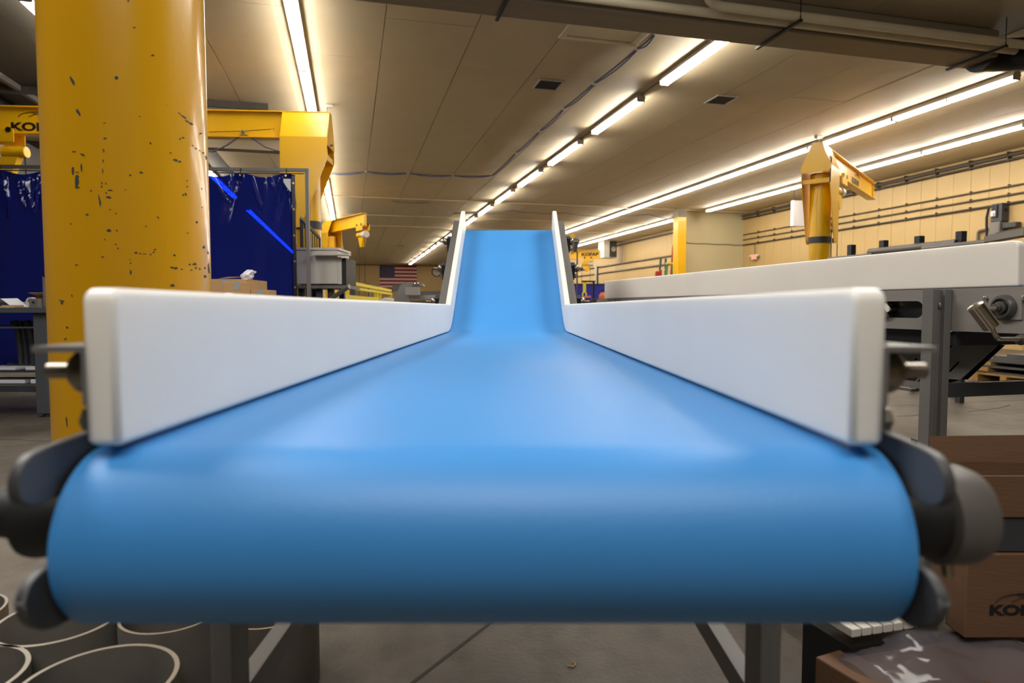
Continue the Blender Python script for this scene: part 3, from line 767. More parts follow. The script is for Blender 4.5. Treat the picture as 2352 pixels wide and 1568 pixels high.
# guards
GH = .135
def guard_poly():
    nrm_ = V((-math.sin(th), math.cos(th))); dr = V((math.cos(th), math.sin(th)))
    eb = V((YE, ZBE)) + dr*.035; et = eb + nrm_*GH
    ztop = lambda y: 1.0655 - .001*(y-Y0)
    # bend of the top edge
    tpt = V((YB, ZBB)) + nrm_*GH; yb = tpt.x + (ztop(tpt.x)-tpt.y)/math.tan(th)
    p = [(Y0+.004, ZB0+.003), (Y0, ZB0+.008)] + [(q_[0], q_[1]) for q_ in arc((Y0+.012, ztop(Y0)-.012), .012, .012, PI, PI/2, 6)]
    p += [(yb, ztop(yb)), (et.x, et.y), (eb.x, eb.y)]
    lo = [(YB+.17*math.cos(th), ZBB+.17*math.sin(th)+.003)]
    for k in range(5): u_ = 1-k/4; qq = p0*(1-u_)**2 + Pb*2*u_*(1-u_) + p1*u_**2; lo.append((qq.x-.001, qq.y+.004))
    p += [(eb.x, eb.y+.003)][:0] + lo
    return p
gp = guard_poly()
for sg in (-1, 1):
    x0 = XC + sg*HI; x1 = XC + sg*(HI+GT)
    B().prism(gp, 'x', min(x0, x1), max(x0, x1)).build('side_guard', m_pe, t, bevel=.006, seg=4)
# angle rails outside the guards (flange outwards), flat and inclined
dr = V((math.cos(th), math.sin(th))); nr = V((-math.sin(th), math.cos(th)))
def off(h): # polyline of rail height h above belt
    a_ = V((Y0+.008, ZB0+h)); bb = V((YB, ZBB)) + V((0, h/math.cos(th/2)*1.0)); bb.x += -math.tan(th/2)*h
    e_ = V((YE, ZBE)) + nr*h - dr*.02
    bb = V((YB-math.tan(th/2)*h, ZBB+h))
    return a_, bb, e_
hi_, lo_ = .086, .036
a_, bb, e_ = off(hi_); a2_, b2_, e2_ = off(hi_-.005); a3_, b3_, e3_ = off(lo_)
for sg in (-1, 1):
    xa = XC+sg*(HI+GT+.0015); xb = xa+sg*.005; xc_ = xa+sg*.046
    B().prism([tuple(a_), tuple(bb), tuple(b2_), tuple(a2_)], 'x', min(xa, xc_), max(xa, xc_)).build('rail_flange', m_galv, t)
    B().prism([tuple(a2_), tuple(b2_), tuple(b3_), tuple(a3_)], 'x', min(xa, xb), max(xa, xb)).build('rail_web', m_galv, t)
    o_ = dr*.03
    B().prism([tuple(bb+o_), tuple(e_), tuple(e2_), tuple(b2_+o_)], 'x', min(xa, xc_), max(xa, xc_)).build('rail_flange', m_galv, t)
    B().prism([tuple(b2_+o_), tuple(e2_), tuple(e3_), tuple(b3_+o_)], 'x', min(xa, xb), max(xa, xb)).build('rail_web', m_galv, t)
# clamp brackets with studs and round nuts
def clamp(y, z, sg, tilt, s=1.0, xo=0, tk=.008):
    xa = XC+sg*(HI+GT+.0075+xo)
    FR[0] = CONV @ M.Translation((xa, y, z)) @ M.Rotation(tilt, 4, 'X') @ M.Diagonal((sg*s, s, s, 1))
    k = B().box(.001, tk, -.014, .014, -.05, .022).build('guard_clamp', m_steeld if tk < .01 else m_dgrey, t)
    tk -= .008
    B().cyl((tk+.008, 0, 0), (tk+.045, 0, 0),   .0060, 12).build('stud', m_bolt, k, bevel=.001)
    B().lathe((tk+.008, 0, 0), (1, 0, 0), [(0, .016), (.006, .0175), (.011, .0165), (.016, .012), (.018, .008)], 20).build('nut', m_bolt, k)
    B().lathe((tk+.008, 0, -.037), (1, 0, 0), [(0, .010), (.009, .010), (.011, .006)], 6).build('lower_bolt', m_chrome, k)
    FR[0] = CONV
for sg in (-1, 1):
    clamp(Y0+.045, ZB0+.062, sg, 0, 1.18)
    for yy in (1.35, 2.2, 3.0): clamp(yy, ZB0+.055, sg, 0)
    for s_ in (.24, .64, 1.02):
        q_ = V((YB, ZBB)) + dr*s_ + nr*.045; clamp(q_.x, q_.y, sg, th, 1.4, .040, .020)
        xk = XC+sg*(HI+GT+.008); B().box(min(xk, xk+sg*.039), max(xk, xk+sg*.039), q_.x-.012, q_.x+.012, q_.y-.012, q_.y+.012).build('clamp_spacer', m_steeld, t)
# side frames and nose plates
for sg in (-1, 1):
    xa = XC+sg*.3415; xb = XC+sg*.3505
    # plate with a forward slot holding the bearing
    zb = .792
    p = [(1.0, .930), (.70, .938), (.556, .9425), (.50, .940)] + arc((.492, .917), .024, .022, PI/2, PI, 6) + arc((.492, .913), .024, .016, PI, PI*1.5, 5)
    p += [(cy+.02, .897), (cy+.045, .890), (cy+.05, .868), (cy+.045, .850), (cy+.02, .845), (.502, .846)]
    p += arc((.500, .828), .030, .018, PI/2, PI, 5) + arc((.515, .828), .045, .036, PI, PI*1.5, 6) + [(1.0, zb-.01)]
    B().prism(p, 'x', min(xa, xb), max(xa, xb)).build('nose_plate', m_plate, t, bevel=.002)
    B().prism([(1.005, ZB0-.002), (YB-.02, ZBB), (YB+.3, ZBB+.02), (YB+.3, ZBB-.10), (YB-.02, ZBB-.14), (1.005, ZB0-.15)], 'x', min(xa, xb), max(xa, xb)).build('side_frame', m_steeld, t)
    q0 = V((YB+.05, ZBB+.03)); q1 = V((YE-.03, ZBE-.01)); dn = V((math.sin(th), -math.cos(th)))*.15
    B().prism([tuple(q0), tuple(q1), tuple(q1+dn), tuple(q0+dn)], 'x', min(xa, xb)+sg*.0095, max(xa, xb)+sg*.0095).build('incline_frame', m_steeld, t)
    # shaft, bearing, hub
    zh = .868
    B().cyl((XC+sg*.331, cy-.004, zh), (XC+sg*.43, cy-.004, zh), .0125, 20).build('pulley_shaft', m_chrome, t)
    B().lathe((XC+sg*.352, cy-.006, zh), (sg, 0, 0), [(0, .030), (.004, .034), (.038, .038), (.044, .037), (.045, .030)], 36).build('bearing_seal', m_black, t)
    if sg > 0:
        h = B().lathe((XC+sg*.388, cy-.008, zh), (sg, 0, 0), [(0, .037), (.003, .043), (.026, .043), (.038, .038), (.041, .022), (.041, .012)], 40).build('bearing_hub', m_hub, t)
        B().cyl((XC+sg*.405, cy-.010, zh-.043), (XC+sg*.405, cy-.012, zh-.054), .005, 10).build('grease_nipple', m_chrome, h)
    else:
        B().lathe((XC+sg*.398, cy-.006, zh), (sg, 0, 0), [(0, .030), (.006, .024), (.03, .020), (.032, .012)], 36).build('bearing_cap', m_black, t)
    B().lathe((XC+sg*.3515, Y0+.14, ZB0-.02), (sg, 0, 0), [(0, .011), (.008, .011), (.010, .007)], 6).build('frame_bolt', m_chrome, t)
# legs and stretchers
for sg in (-1, 1):
    xo = XC+sg*.401; xi = XC+sg*.371
    for yy, zt in ((.88, ZB0-.085), (3.1, ZBB-.07)):
        B().box(min(xo, xi), max(xo, xi), yy, yy+.06, .02, zt).build('leg', m_galv, t, bevel=.003)
        B().cyl(((xo+xi)/2, yy+.03, 0), ((xo+xi)/2, yy+.03, .02), .035, 16).build('leg_foot', m_black, t)
    zt = ZBE-.25
    B().box(min(xo, xi), max(xo, xi), 4.18, 4.24, .02, zt-.03).build('leg', m_galv, t, bevel=.003)
    B().cyl(((xo+xi)/2, 4.21, 0), ((xo+xi)/2, 4.21, .02), .035, 16).build('leg_foot', m_black, t)
    B().box(min(xo, xi)+.001, max(xo, xi)-.001, .942, 3.098, .445, .485).build('stretcher', m_galv, t)
    B().box(min(xo, xi)+.001, max(xo, xi)-.001, 3.162, 4.178, .445, .485).build('stretcher', m_galv, t)
    for yy in (.91, 3.13):
        B().box(min(XC+sg*.351, xi), max(XC+sg*.351, xi), yy-.025, yy+.025, ZB0-.14, ZB0-.10).build('leg_bracket', m_galv, t)
for yy in (3.1, 4.18):
    B().box(XC-.37, XC+.37, yy+.005, yy+.045, .445, .485).build('cross_brace', m_galv, t)
FR[0] = ID

# ================================================================== RIGHT-HAND CONVEYOR (parallel to the hall)
RX = 1.878
t = thing('belt_conveyor', 'taller second conveyor on the right with a long thick white guard and perforated panel', 'conveyor', (RX+.3, 3, 0))
zb, ztp = 1.110, 1.243
for xx in (RX, RX+.60):
    p = [(1.462, zb), (4.6, zb), (4.6, ztp)] + arc((1.485, ztp-.02), .02, .02, PI/2, PI, 6)
    B().prism([(q_[0], q_[1]) for q_ in p], 'x', xx, xx+.03).build('side_guard', m_pe, t, bevel=.005, seg=3)
b = B().box(RX+.034, RX+.597, 1.5, 4.62, zb+.004, zb+.008); b.box(RX+.034, RX+.597, 1.5, 4.62, zb-.12, zb-.116)
b.cyl((RX+.034, 1.5, zb-.056), (RX+.597, 1.5, zb-.056), .064, 28); b.cyl((RX+.034, 4.62, zb-.056), (RX+.597, 4.62, zb-.056), .064, 28)
b.build('belt', m_belt, t)
# side frame with long slot holes
ya, yb_ = 1.40, 4.75
def slot(c0, c1, z, r_): return [(q_[0], q_[1]) for q_ in arc((c0, z), r_, r_, PI/2, 3*PI/2, 8)] + [(q_[0], q_[1]) for q_ in arc((c1, z), r_, r_, -PI/2, PI/2, 8)]
holes = [slot(1.80, 1.93, 1.040, .029), slot(2.5, 2.75, 1.04, .029), slot(3.4, 3.65, 1.04, .029)]
for xx in (RX-.004, RX+.626):
    B().prism([(ya, .972), (yb_, .972), (yb_, zb-.002), (ya, zb-.002)], 'x', xx, xx+.008, holes=holes).build('side_frame', m_steel, t)
B().box(RX+.03, RX+.6, 1.78, 4.5, 1.0, 1.085).build('frame_interior', m_blk, t)
b = B().cyl((RX-.01, 1.93, 1.045), (RX+.1, 1.93, 1.04), .018, 16); b.cyl((RX-.03, 1.925, 1.03), (RX-.01, 1.925, 1.04), .028, 6)
b.build('slot_fitting', m_chrome, t)
# legs: two small tubes joined by a recessed web
def leg2(x, y, z1):
    b = B().box(x-.036, x-.016, y, y+.04, .02, z1); b.box(x+.012, x+.038, y, y+.04, .02, z1); b.box(x-.016, x+.012, y+.014, y+.03, .02, z1)
    l = b.build('leg', m_galv, t, bevel=.0015)
    B().box(x-.05, x+.05, y-.02, y+.07, 0, .02).build('leg_foot', m_blk, l)
    B().lathe((x-.002, y+.013, 1.055), (0, -1, 0), [(0, .008), (.008, .008), (.010, .004)], 6).build('leg_bolt', m_chrome, l)
for (x_, y_) in ((RX-.045, 1.665), (RX+.68, 1.665), (RX-.045, 4.3), (RX+.68, 4.3)): leg2(x_, y_, zb-.004)
B().box(RX-.005, RX+.64, 1.675, 1.70, .755, .80).build('cross_brace', m_dgrey, t)
B().box(RX+.006, RX+.625, 1.66, 1.70, .925, .968).build('cross_brace', m_dgrey, t)
B().box(RX+.006, RX+.625, 4.3, 4.34, .755, .80).build('cross_brace', m_dgrey, t)
b = B().box(RX-.06, RX-.035, 1.71, 4.295, .78, .80); b.box(RX-.06, RX-.035, 1.71, 4.295, .20, .24); b.build('stretcher', m_galv, t)
# perforated guard panel below, with slanted slots
PX_ = RX+.16
pp = [(X(2040, 790, PX_).y, .925), (X(2040, 790, PX_).y, .745), (1.78, .745), (1.60, .925)]
pp = [(3.2, .925), (3.2, .742), (X(2205, 872, PX_).y, X(2205, 872, PX_).z), (X(2290, 800, PX_).y, .925)]
hl = []
for i in range(14):
    for j in range(3):
        y_ = 1.78+i*.085+j*.03; z_ = .765+j*.055
        if y_ < 3.1: hl.append([(y_, z_), (y_+.007, z_+.004), (y_-.028, z_+.042), (y_-.035, z_+.038)])
hl = [h for h in hl if h[2][0] > X(2205, 872, PX_).y + .0]
B().prism(pp, 'x', PX_, PX_+.004, holes=hl).build('perforated_panel', m_galv, t)
B().prism(pp, 'x', PX_+.03, PX_+.034).build('backing_panel', m_black, t)
B().box(PX_-.02, PX_+.004, 1.95, 3.2, .735, .745).build('panel_lip', m_galv, t)
B().box(RX+.03, RX+.06, 1.76, 4.5, .927, .971).build('bottom_channel', m_blk, t)
# flange bearing
q = X(2306, 706, RX-.012)
b = B().box(q.x+.002, q.x+.008, q.y-.05, q.y+.05, q.z-.035, q.z+.035); b.build('bearing_plate', m_steel, t)
B().lathe((q.x+.004, q.y, q.z), (-1, 0, 0), [(0, .038), (.012, .037), (.020, .031), (.0205, .026), (.012, .025), (.012, .018), (.024, .018), (.0245, .012), (.034, .012), (.035, .006)], 28).build('flange_bearing', m_steeld, t)
B().lathe((q.x-.030, q.y, q.z), (-1, 0, 0), [(0, .010), (.010, .010), (.011, .004)], 16).build('shaft_end', m_chrome, t)
for (dy, dz) in ((.058, .028), (-.058, .028), (.058, -.028)):
    B().lathe((q.x+.004, q.y+dy, q.z+dz), (-1, 0, 0), [(0, .007), (.007, .007), (.008, .004)], 6).build('bearing_bolt', m_chrome, t)
# chrome handle with bent rod
a_, c_ = P(2238, 700, 1.72), P(2278, 752, 1.72)
hd = B().lathe(a_, c_-a_, [(0, .012), (.003, .0205), ((c_-a_).length-.003, .0205), ((c_-a_).length, .012)], 28).build('crank_handle', m_chrome, t, label='polished chrome grip cylinder')
B().tube([c_, P(2288, 772, 1.72)] + bend(P(2288, 772, 1.72), P(2291, 778, 1.72), P(2298, 778, 1.73), 4) + [P(2345, 778, 1.80)], .0058, 10).build('crank_rod', m_chrome, hd)
B().ball(P(2345, 780, 1.81), .016).build('crank_knuckle', m_steeld, hd)
# white roller
q = P(2140, 772, 2.2); b = B().lathe(q - V((.0, .0, 0)), (1, 0, 0), [(0, .016), (.004, .024), (.05, .024), (.054, .014)], 20)
b.build('return_roller', m_pe, t)
B().cyl(q + V((-.012, 0, 0)), q + V((0, 0, 0)), .005, 10).build('roller_pin', m_blk, t)
B().box(q.x-.004, q.x+.001, q.y+.01, q.y+.016, q.z-.02, q.z+.06).build('roller_bracket', m_galv, t)

# ================================================================== RACK BEHIND THE RIGHT CONVEYOR
posts = [(2208, 531), (2112, 542), (2030, 552), (1956, 562)]
p0_ = P(2208, 531, 7.4); RXX = p0_.x
t = thing('pipe_rack', 'rack with short dark square uprights standing beyond the right conveyor', 'rack', (RXX, 6.5, 0))
ylist = []
for (px, py) in posts:
    q = X(px, py, RXX); ylist.append(q.y)
    B().box(RXX-.04, RXX+.04, q.y-.04, q.y+.04, 0, q.z).build('upright', m_dgrey, t, bevel=.004)
B().box(RXX-.4, RXX-.045, min(ylist)-.5, max(ylist)+.3, 1.48, 1.54).build('rack_shelf', m_galv, t)
b = B()
for yy in (min(ylist)-.4, max(ylist)+.2):
    b.box(RXX-.39, RXX-.33, yy, yy+.06, 0, 1.478)
b.build('shelf_leg', m_dgrey, t)
def rpipe(pa, da, pb, db, r_, label, cutm=0):
    a_, c_ = P(*pa, da), P(*pb, db)
    o = B().hollow(a_, c_, r_, r_-.007, 24, rim=1).build('steel_pipe', [m_pipe if not cutm else m_steel, m_rim]); tag(o, label, 'pipe', 'loose steel pipes on the rack'); return o
def railpipe(px, py, x, r_, ylen, label, z=None):
    q = X(px, py, x)
    o = B().hollow((x, q.y, q.z), (x, q.y+ylen, q.z), r_, r_-.008, 24, rim=1).build('steel_pipe', [m_steel, m_rim])
    tag(o, label, 'pipe', 'loose steel pipes on the rack'); return q
railpipe(2198, 557, RXX-.10, .042, X(1997, 582, RXX-.10).y-X(2198, 556, RXX-.10).y, 'longest grey steel pipe on the rack, its open end next to an upright')
railpipe(2266, 556, RXX-.30, .030, X(2120, 572, RXX-.30).y-X(2266, 556, RXX-.30).y, 'thinner steel pipe on the rack whose open end reaches farthest right')
railpipe(2004, 585, RXX-.22, .026, .8, 'short pale steel pipe lying at the left end of the rack')
a_ = P(2277, 549, 6.2); c_ = P(2372, 531, 5.2)
one('steel_channel', B().beam(a_, c_, .12, .055), m_galv, 'pale grey steel channel lying right of the pipes beyond the white guard', 'beam')
a_ = P(2300, 537, 6.3); c_ = P(2372, 524, 5.6)
one('steel_channel', B().beam(a_, c_, .09, .03), m_steeld, 'darker steel channel resting behind the pale one beyond the white guard', 'beam')

# ================================================================== PALLETS WITH SHEET STEEL
def zz(px, py): return Z(px, py, 0)
A_ = zz(2232, 873); B_ = zz(2297, 881); dp = (B_-A_).normalized(); dq = V((-dp.y, dp.x, 0))
if dq.y < 0: dq = -dq
FR[0] = M.Translation(A_) @ M.Rotation(math.atan2(dp.y, dp.x), 4, 'Z')
t = thing('pallet', 'wooden pallet on the floor under the stacked sheets at the right edge', 'pallet', (0, 0, 0))
PL = 3.0
for i in range(7):
    B().box(i*.42, i*.42+.09, .0, 1.1, .001, .10).build('stringer', m_wood, t)
for j in range(7):
    B().box(-.12, PL, j*.16, j*.16+.14, .101, .125).build('deck_board', m_wood, t)
z = .126
lay = [(-.05, .012), (.02, .010)]
sheets = [(.05, 0, .03, 'lowest stack of sheet steel lying on the pallet'), ]
def sheet(z0, z1, x0, label, y0=.02):
    o = B().box(x0, x0+2.6, y0, 1.15+y0, z0, z1).build('sheet_stack', m_sheet); tag(o, label, 'sheet metal', 'stacked steel sheets on the pallets')
sheet(.1265, .150, -.08, 'lowest sheet of steel lying directly on the wooden pallet')
def timber(z0, z1, x0, label):
    o = B().box(x0, x0+.26, .0, 1.1, z0, z1).build('timber_block', m_wood); tag(o, label, 'timber', 'timber spacers between the sheets')
timber(.151, .205, -.02, 'lower yellowish timber spacer under the second sheet stack')
sheet(.206, .235, .05, 'second steel sheet, above the lower timber spacer')
timber(.236, .285, .02, 'upper yellowish timber spacer near the left end of the stack')
sheet(.286, .335, .08, 'thick bundle of steel sheets above the upper timber spacer')
sheet(.336, .375, .25, 'narrower bundle of sheets set back on top of the thick one', .06)
sheet(.376, .405, .42, 'topmost thin steel sheets of the pallet stack', .1)
FR[0] = ID

# ================================================================== BOXES AND WRAPPED GOODS AT LOWER RIGHT
def mount(px, py, d, ang=0):
    q = P(px, py, d); return M.Translation(q) @ M.Rotation(-YAW+ang, 4, 'Z')
FR[0] = CONV
t = thing('white_panel_stack', 'stack of narrow white ribbed panels on a dark skid under the belt nose, right', 'panel stack', (.7, 1.35, 0))
# parallelogram of ribs, running diagonally
za = .34
def Zc(px, py, z): return Z(px, py, z, 0)
c0, c1, c2_, c3 = Zc(1955, 1465, za), Zc(1845, 1398, za), Zc(2150, 1385, za), Zc(2215, 1425, za)
for i in range(11):
    u0, u1 = i/11+.006, (i+1)/11-.006
    a_, b2 = c1.lerp(c2_, u0), c1.lerp(c2_, u1); d_, e2 = c0.lerp(c3, u0), c0.lerp(c3, u1)
    B().slab([a_, b2, e2, d_], .018 if (b2-a_).cross(e2-a_).z > 0 else -.018).build('white_panel', m_ofw, t, bevel=.002)
cl = c0.lerp(c1, .5)
base = [c0+V((0, 0, -.02)), c1+V((0, 0, -.02)), c2_+V((0, 0, -.02)), c3+V((0, 0, -.02))]
sg_ = -1 if (base[1]-base[0]).cross(base[2]-base[0]).z > 0 else 1
B().slab([q_+V((0, 0, -.003)) for q_ in base], sg_*.29).build('dark_skid', m_blk, t)
# low crate wrapped in film, corner towards the camera leg
A0, A1, A2 = Zc(1872, 1505, .30), Zc(2190, 1410, .30), Zc(1965, 1568, .30)
e1 = (A1-A0).normalized(); e2 = V((e1.y, -e1.x, 0))
FR[0] = CONV @ M.Translation((A0.x, A0.y, 0)) @ M.Rotation(math.atan2(e1.y, e1.x), 4, 'Z')
t = thing('wrapped_crate', 'low cardboard crate covered with crumpled stretch film at lower right', 'crate', (.4, -.25, 0))
B().box(0, .95, -.72, 0, .03, .298).build('crate_body', m_cardd, t, bevel=.004)
for k in range(3): B().box(.02+k*.40, .12+k*.40, -.71, -.01, 0, .029).build('skid', m_wood, t)
n1, n2_ = 44, 34; pts = []
for i in range(n1+1):
    for j in range(n2_+1):
        x_ = -.012+.99*i/n1; y_ = -.74+.75*j/n2_
        z_ = .318+.010*math.sin(9*x_+14*y_)+.007*math.sin(31*x_-17*y_)+.005*math.sin(60*y_+21*x_)+.004*math.sin(83*x_+40*y_)
        ex = max(0, .05-x_)/.05; z_ -= ex**2*.1
        ey = max(0, y_+.06)/.06; z_ -= min(1, ey)**2*.05
        pts.append((x_, y_, z_))
fs = [(i*(n2_+1)+j, (i+1)*(n2_+1)+j, (i+1)*(n2_+1)+j+1, i*(n2_+1)+j+1) for i in range(n1) for j in range(n2_)]
B().faces(pts, fs).build('film_wrap', m_film, t)
FR[0] = CONV
# cardboard boxes stacked on the load
def carton(x0, x1, y0, y1, z0, z1, label, m, rz=0, open_=False, tape=True, name='cardboard_box'):
    cx, cy2 = (x0+x1)/2, (y0+y1)/2
    base = FR[0]; FR[0] = base @ M.Translation((cx, cy2, 0)) @ M.Rotation(rz, 4, 'Z')
    hx, hy = (x1-x0)/2, (y1-y0)/2
    t = thing(name, label, 'box', (0, 0, z0))
    if open_:
        b = B().box(-hx, hx, -hy, hy, z0, z0+.004)
        b.box(-hx, hx, -hy, -hy+.004, z0+.004, z1); b.box(-hx, hx, hy-.004, hy, z0+.004, z1)
        b.box(-hx, -hx+.004, -hy+.004, hy-.004, z0+.004, z1); b.box(hx-.004, hx, -hy+.004, hy-.004, z0+.004, z1)
        b.build('carton_body', m, t)
    else:
        B().box(-hx, hx, -hy, hy, z0, z1).build('carton_body', m, t, bevel=.003)
    if tape and not open_:
        b = B().box(-.025, .025, -hy-.0008, hy, z1+.0002, z1+.0008); b.box(-.025, .025, -hy-.0012, -hy-.0004, z1-.06, z1+.0006)
        b.build('tape', m_tape, t)
    FR_ = FR[0]; FR[0] = base
    return t, FR_
xl = P(2243, 1290, 1.35, 0).x
zt0, zt1 = P(0, 1510, 1.35, 0).z+.01, P(0, 1283, 1.35, 0).z
bx, F1 = carton(xl, xl+.5, 1.35, 1.47, zt0+.012, zt1, 'lower cardboard box with a printed black logo at the right edge', m_cardd, 0, tape=False)
FR[0] = F1
o_ = P(2300, 1430, 1.348, 0); o_ = V((o_.x-(xl+.25), -.0605, o_.z))
text('KOFAB', .030, frame_at(o_, (1, 0, 0)), m_ink, bx, .0004, 1.5, .0015)
logo(bx, o_+V((.075, 0, .030)), (1, 0, 0), .030)
FR[0] = CONV
z2 = P(0, 1195, 1.35, 0).z; z3 = P(0, 1098, 1.35, 0).z
t = thing('gap_filler', 'dark grey tray between the two cardboard boxes in place of the shaded gap', 'filler', (xl+.26, 1.41, zt1))  # solid dark block where the boxes leave only a shaded gap
B().box(xl+.012, xl+.5, 1.356, 1.466, zt1+.001, z2-.001).build('filler_body', m_dgrey, t, bevel=.004)
bx, F1 = carton(xl-.002, xl+.5, 1.35, 1.47, z2, z3, 'open-topped cardboard box above the grey tray, with pen marks on its flap', m_cardd, 0, open_=True)
FR[0] = F1
B().slab([(-.251, .061, z3), (.25, .061, z3), (.25, .075, z3+.065), (-.251, .075, z3+.058)], .004).build('back_flap', m_cardd, bx)
B().slab([(-.10, -.058, z3), (.25, -.058, z3), (.25, -.03, z3+.02), (.02, .03, z3+.045)], .003).build('front_flap', m_cardd, bx)
zf = z3+.004
b = B().tube([(-.232, .058, zf), (-.230, .062, zf+.020)], .0013, 5); b.tube([(-.205, .064, zf+.018), (-.195, .064, zf+.017), (-.185, .063, zf+.013)], .0013, 5); b.tube([(-.195, .063, zf+.016), (-.195, .060, zf)], .0011, 5)
b.build('pen_marks', m_ink, bx, kind='stuff')
FR[0] = ID
# dark skid on the floor beyond
a_ = Z(2195, 1040, .03); c_ = Z(2260, 1060, .03)
dd = (c_-a_).normalized()
t = thing('floor_skid', 'low black steel skid lying on the floor beside the right conveyor leg', 'skid', a_)
B().beam(a_-dd*.4, c_+dd*1.2, .10, .05).build('skid_bar', m_blk, t)
a_ = a_ + V((0, .17, -.028)); c_ = c_ + V((0, .17, -.028))
one('floor_tape', B().beam(a_-dd*.6, c_+dd*1.4, .05, .002), m_strap, 'worn yellow floor tape line beyond the black skid', 'tape')

# ================================================================== PIPE SECTIONS AT LOWER LEFT
FR[0] = CONV
def pipesec(px, py, zr_, ro, label, wall=.007):
    q = Z(px, py, zr_, 0)
    o = B().hollow((q.x, q.y, 0.001), (q.x, q.y, zr_), ro, ro-wall, 64, rim=1).build('pipe_section', [m_pipe, m_rim])
    return tag(o, label, 'pipe', 'short upright pipe sections under the conveyor')
pipesec(222, 1566, .40, .128, 'large upright steel pipe section with full round rim, nearest the bottom edge', .008)
pipesec(140, 1418, .40, .118, 'upright pipe section behind the nearest one, its rim partly under the belt nose', .008)
pipesec(-122, 1560, .40, .118, 'upright pipe section cut off by the left edge at the bottom corner', .008)
pipesec(400, 1400, .40, .105, 'upright pipe section beside the left conveyor leg', .006)
pipesec(-118, 1408, .40, .10, 'upright pipe section at the left edge, behind the corner one', .006)
pipesec(620, 1392, .22, .13, 'short marked pipe section behind the left conveyor leg', .007)
FR[0] = ID
rnd = random.Random(3)
for (px, py, r_, lb) in ((712, 1541, .006, 'tiny pale pebble on the floor under the conveyor at left'), (2172, 955, .005, 'tiny dark speck of debris on the floor by the right leg')):
    q = Z(px, py, 0); one('floor_debris', B().ball(q+V((0, 0, r_*.6)), r_, (1, .8, .6), 1), m_ofw if px < 900 else m_blk, lb, 'debris')
q = Z(1313, 1530, 0)
one('wood_shaving', B().tube([q+V((-.012, 0, .003)), q+V((0, -.01, .004)), q+V((.012, 0, .004)), q+V((.012, .016, .003))], .0022, 6), m_card, 'curled pale shaving on the floor under the middle of the conveyor', 'debris')

# ================================================================== WELDING CURTAINS
cA, cB_ = P(-260, 380, 7.72), P(709, 388, 8.0)
cA.z = cB_.z = 2.745
dc = (cB_-cA); Lc = dc.length; dcn = dc.normalized(); nc = V((dcn.y, -dcn.x, 0))
FR[0] = M.Translation((cA.x, cA.y, 0)) @ M.Rotation(math.atan2(dc.y, dc.x), 4, 'Z')
t = thing('curtain_frame', 'grey square-tube frame that carries the blue welding curtains', 'frame', (Lc, 0, 0))
B().box(-.02, Lc+.0, -.02, .02, 2.72, 2.76).build('top_rail', m_galv, t)
B().box(Lc-.042, Lc-.002, -.021, .021, 0, 2.719).build('post', m_galv, t)
B().box(-.02, .02, -.021, .021, 0, 2.719).build('post', m_galv, t)
B().box(Lc-.2, Lc+.05, -.2, .2, 0.001, .012).build('post_foot', m_galv, t)
B().cyl((0.03, -.035, 2.69), (Lc-.05, -.035, 2.69), .007, 8).build('curtain_wire', m_steeld, t)
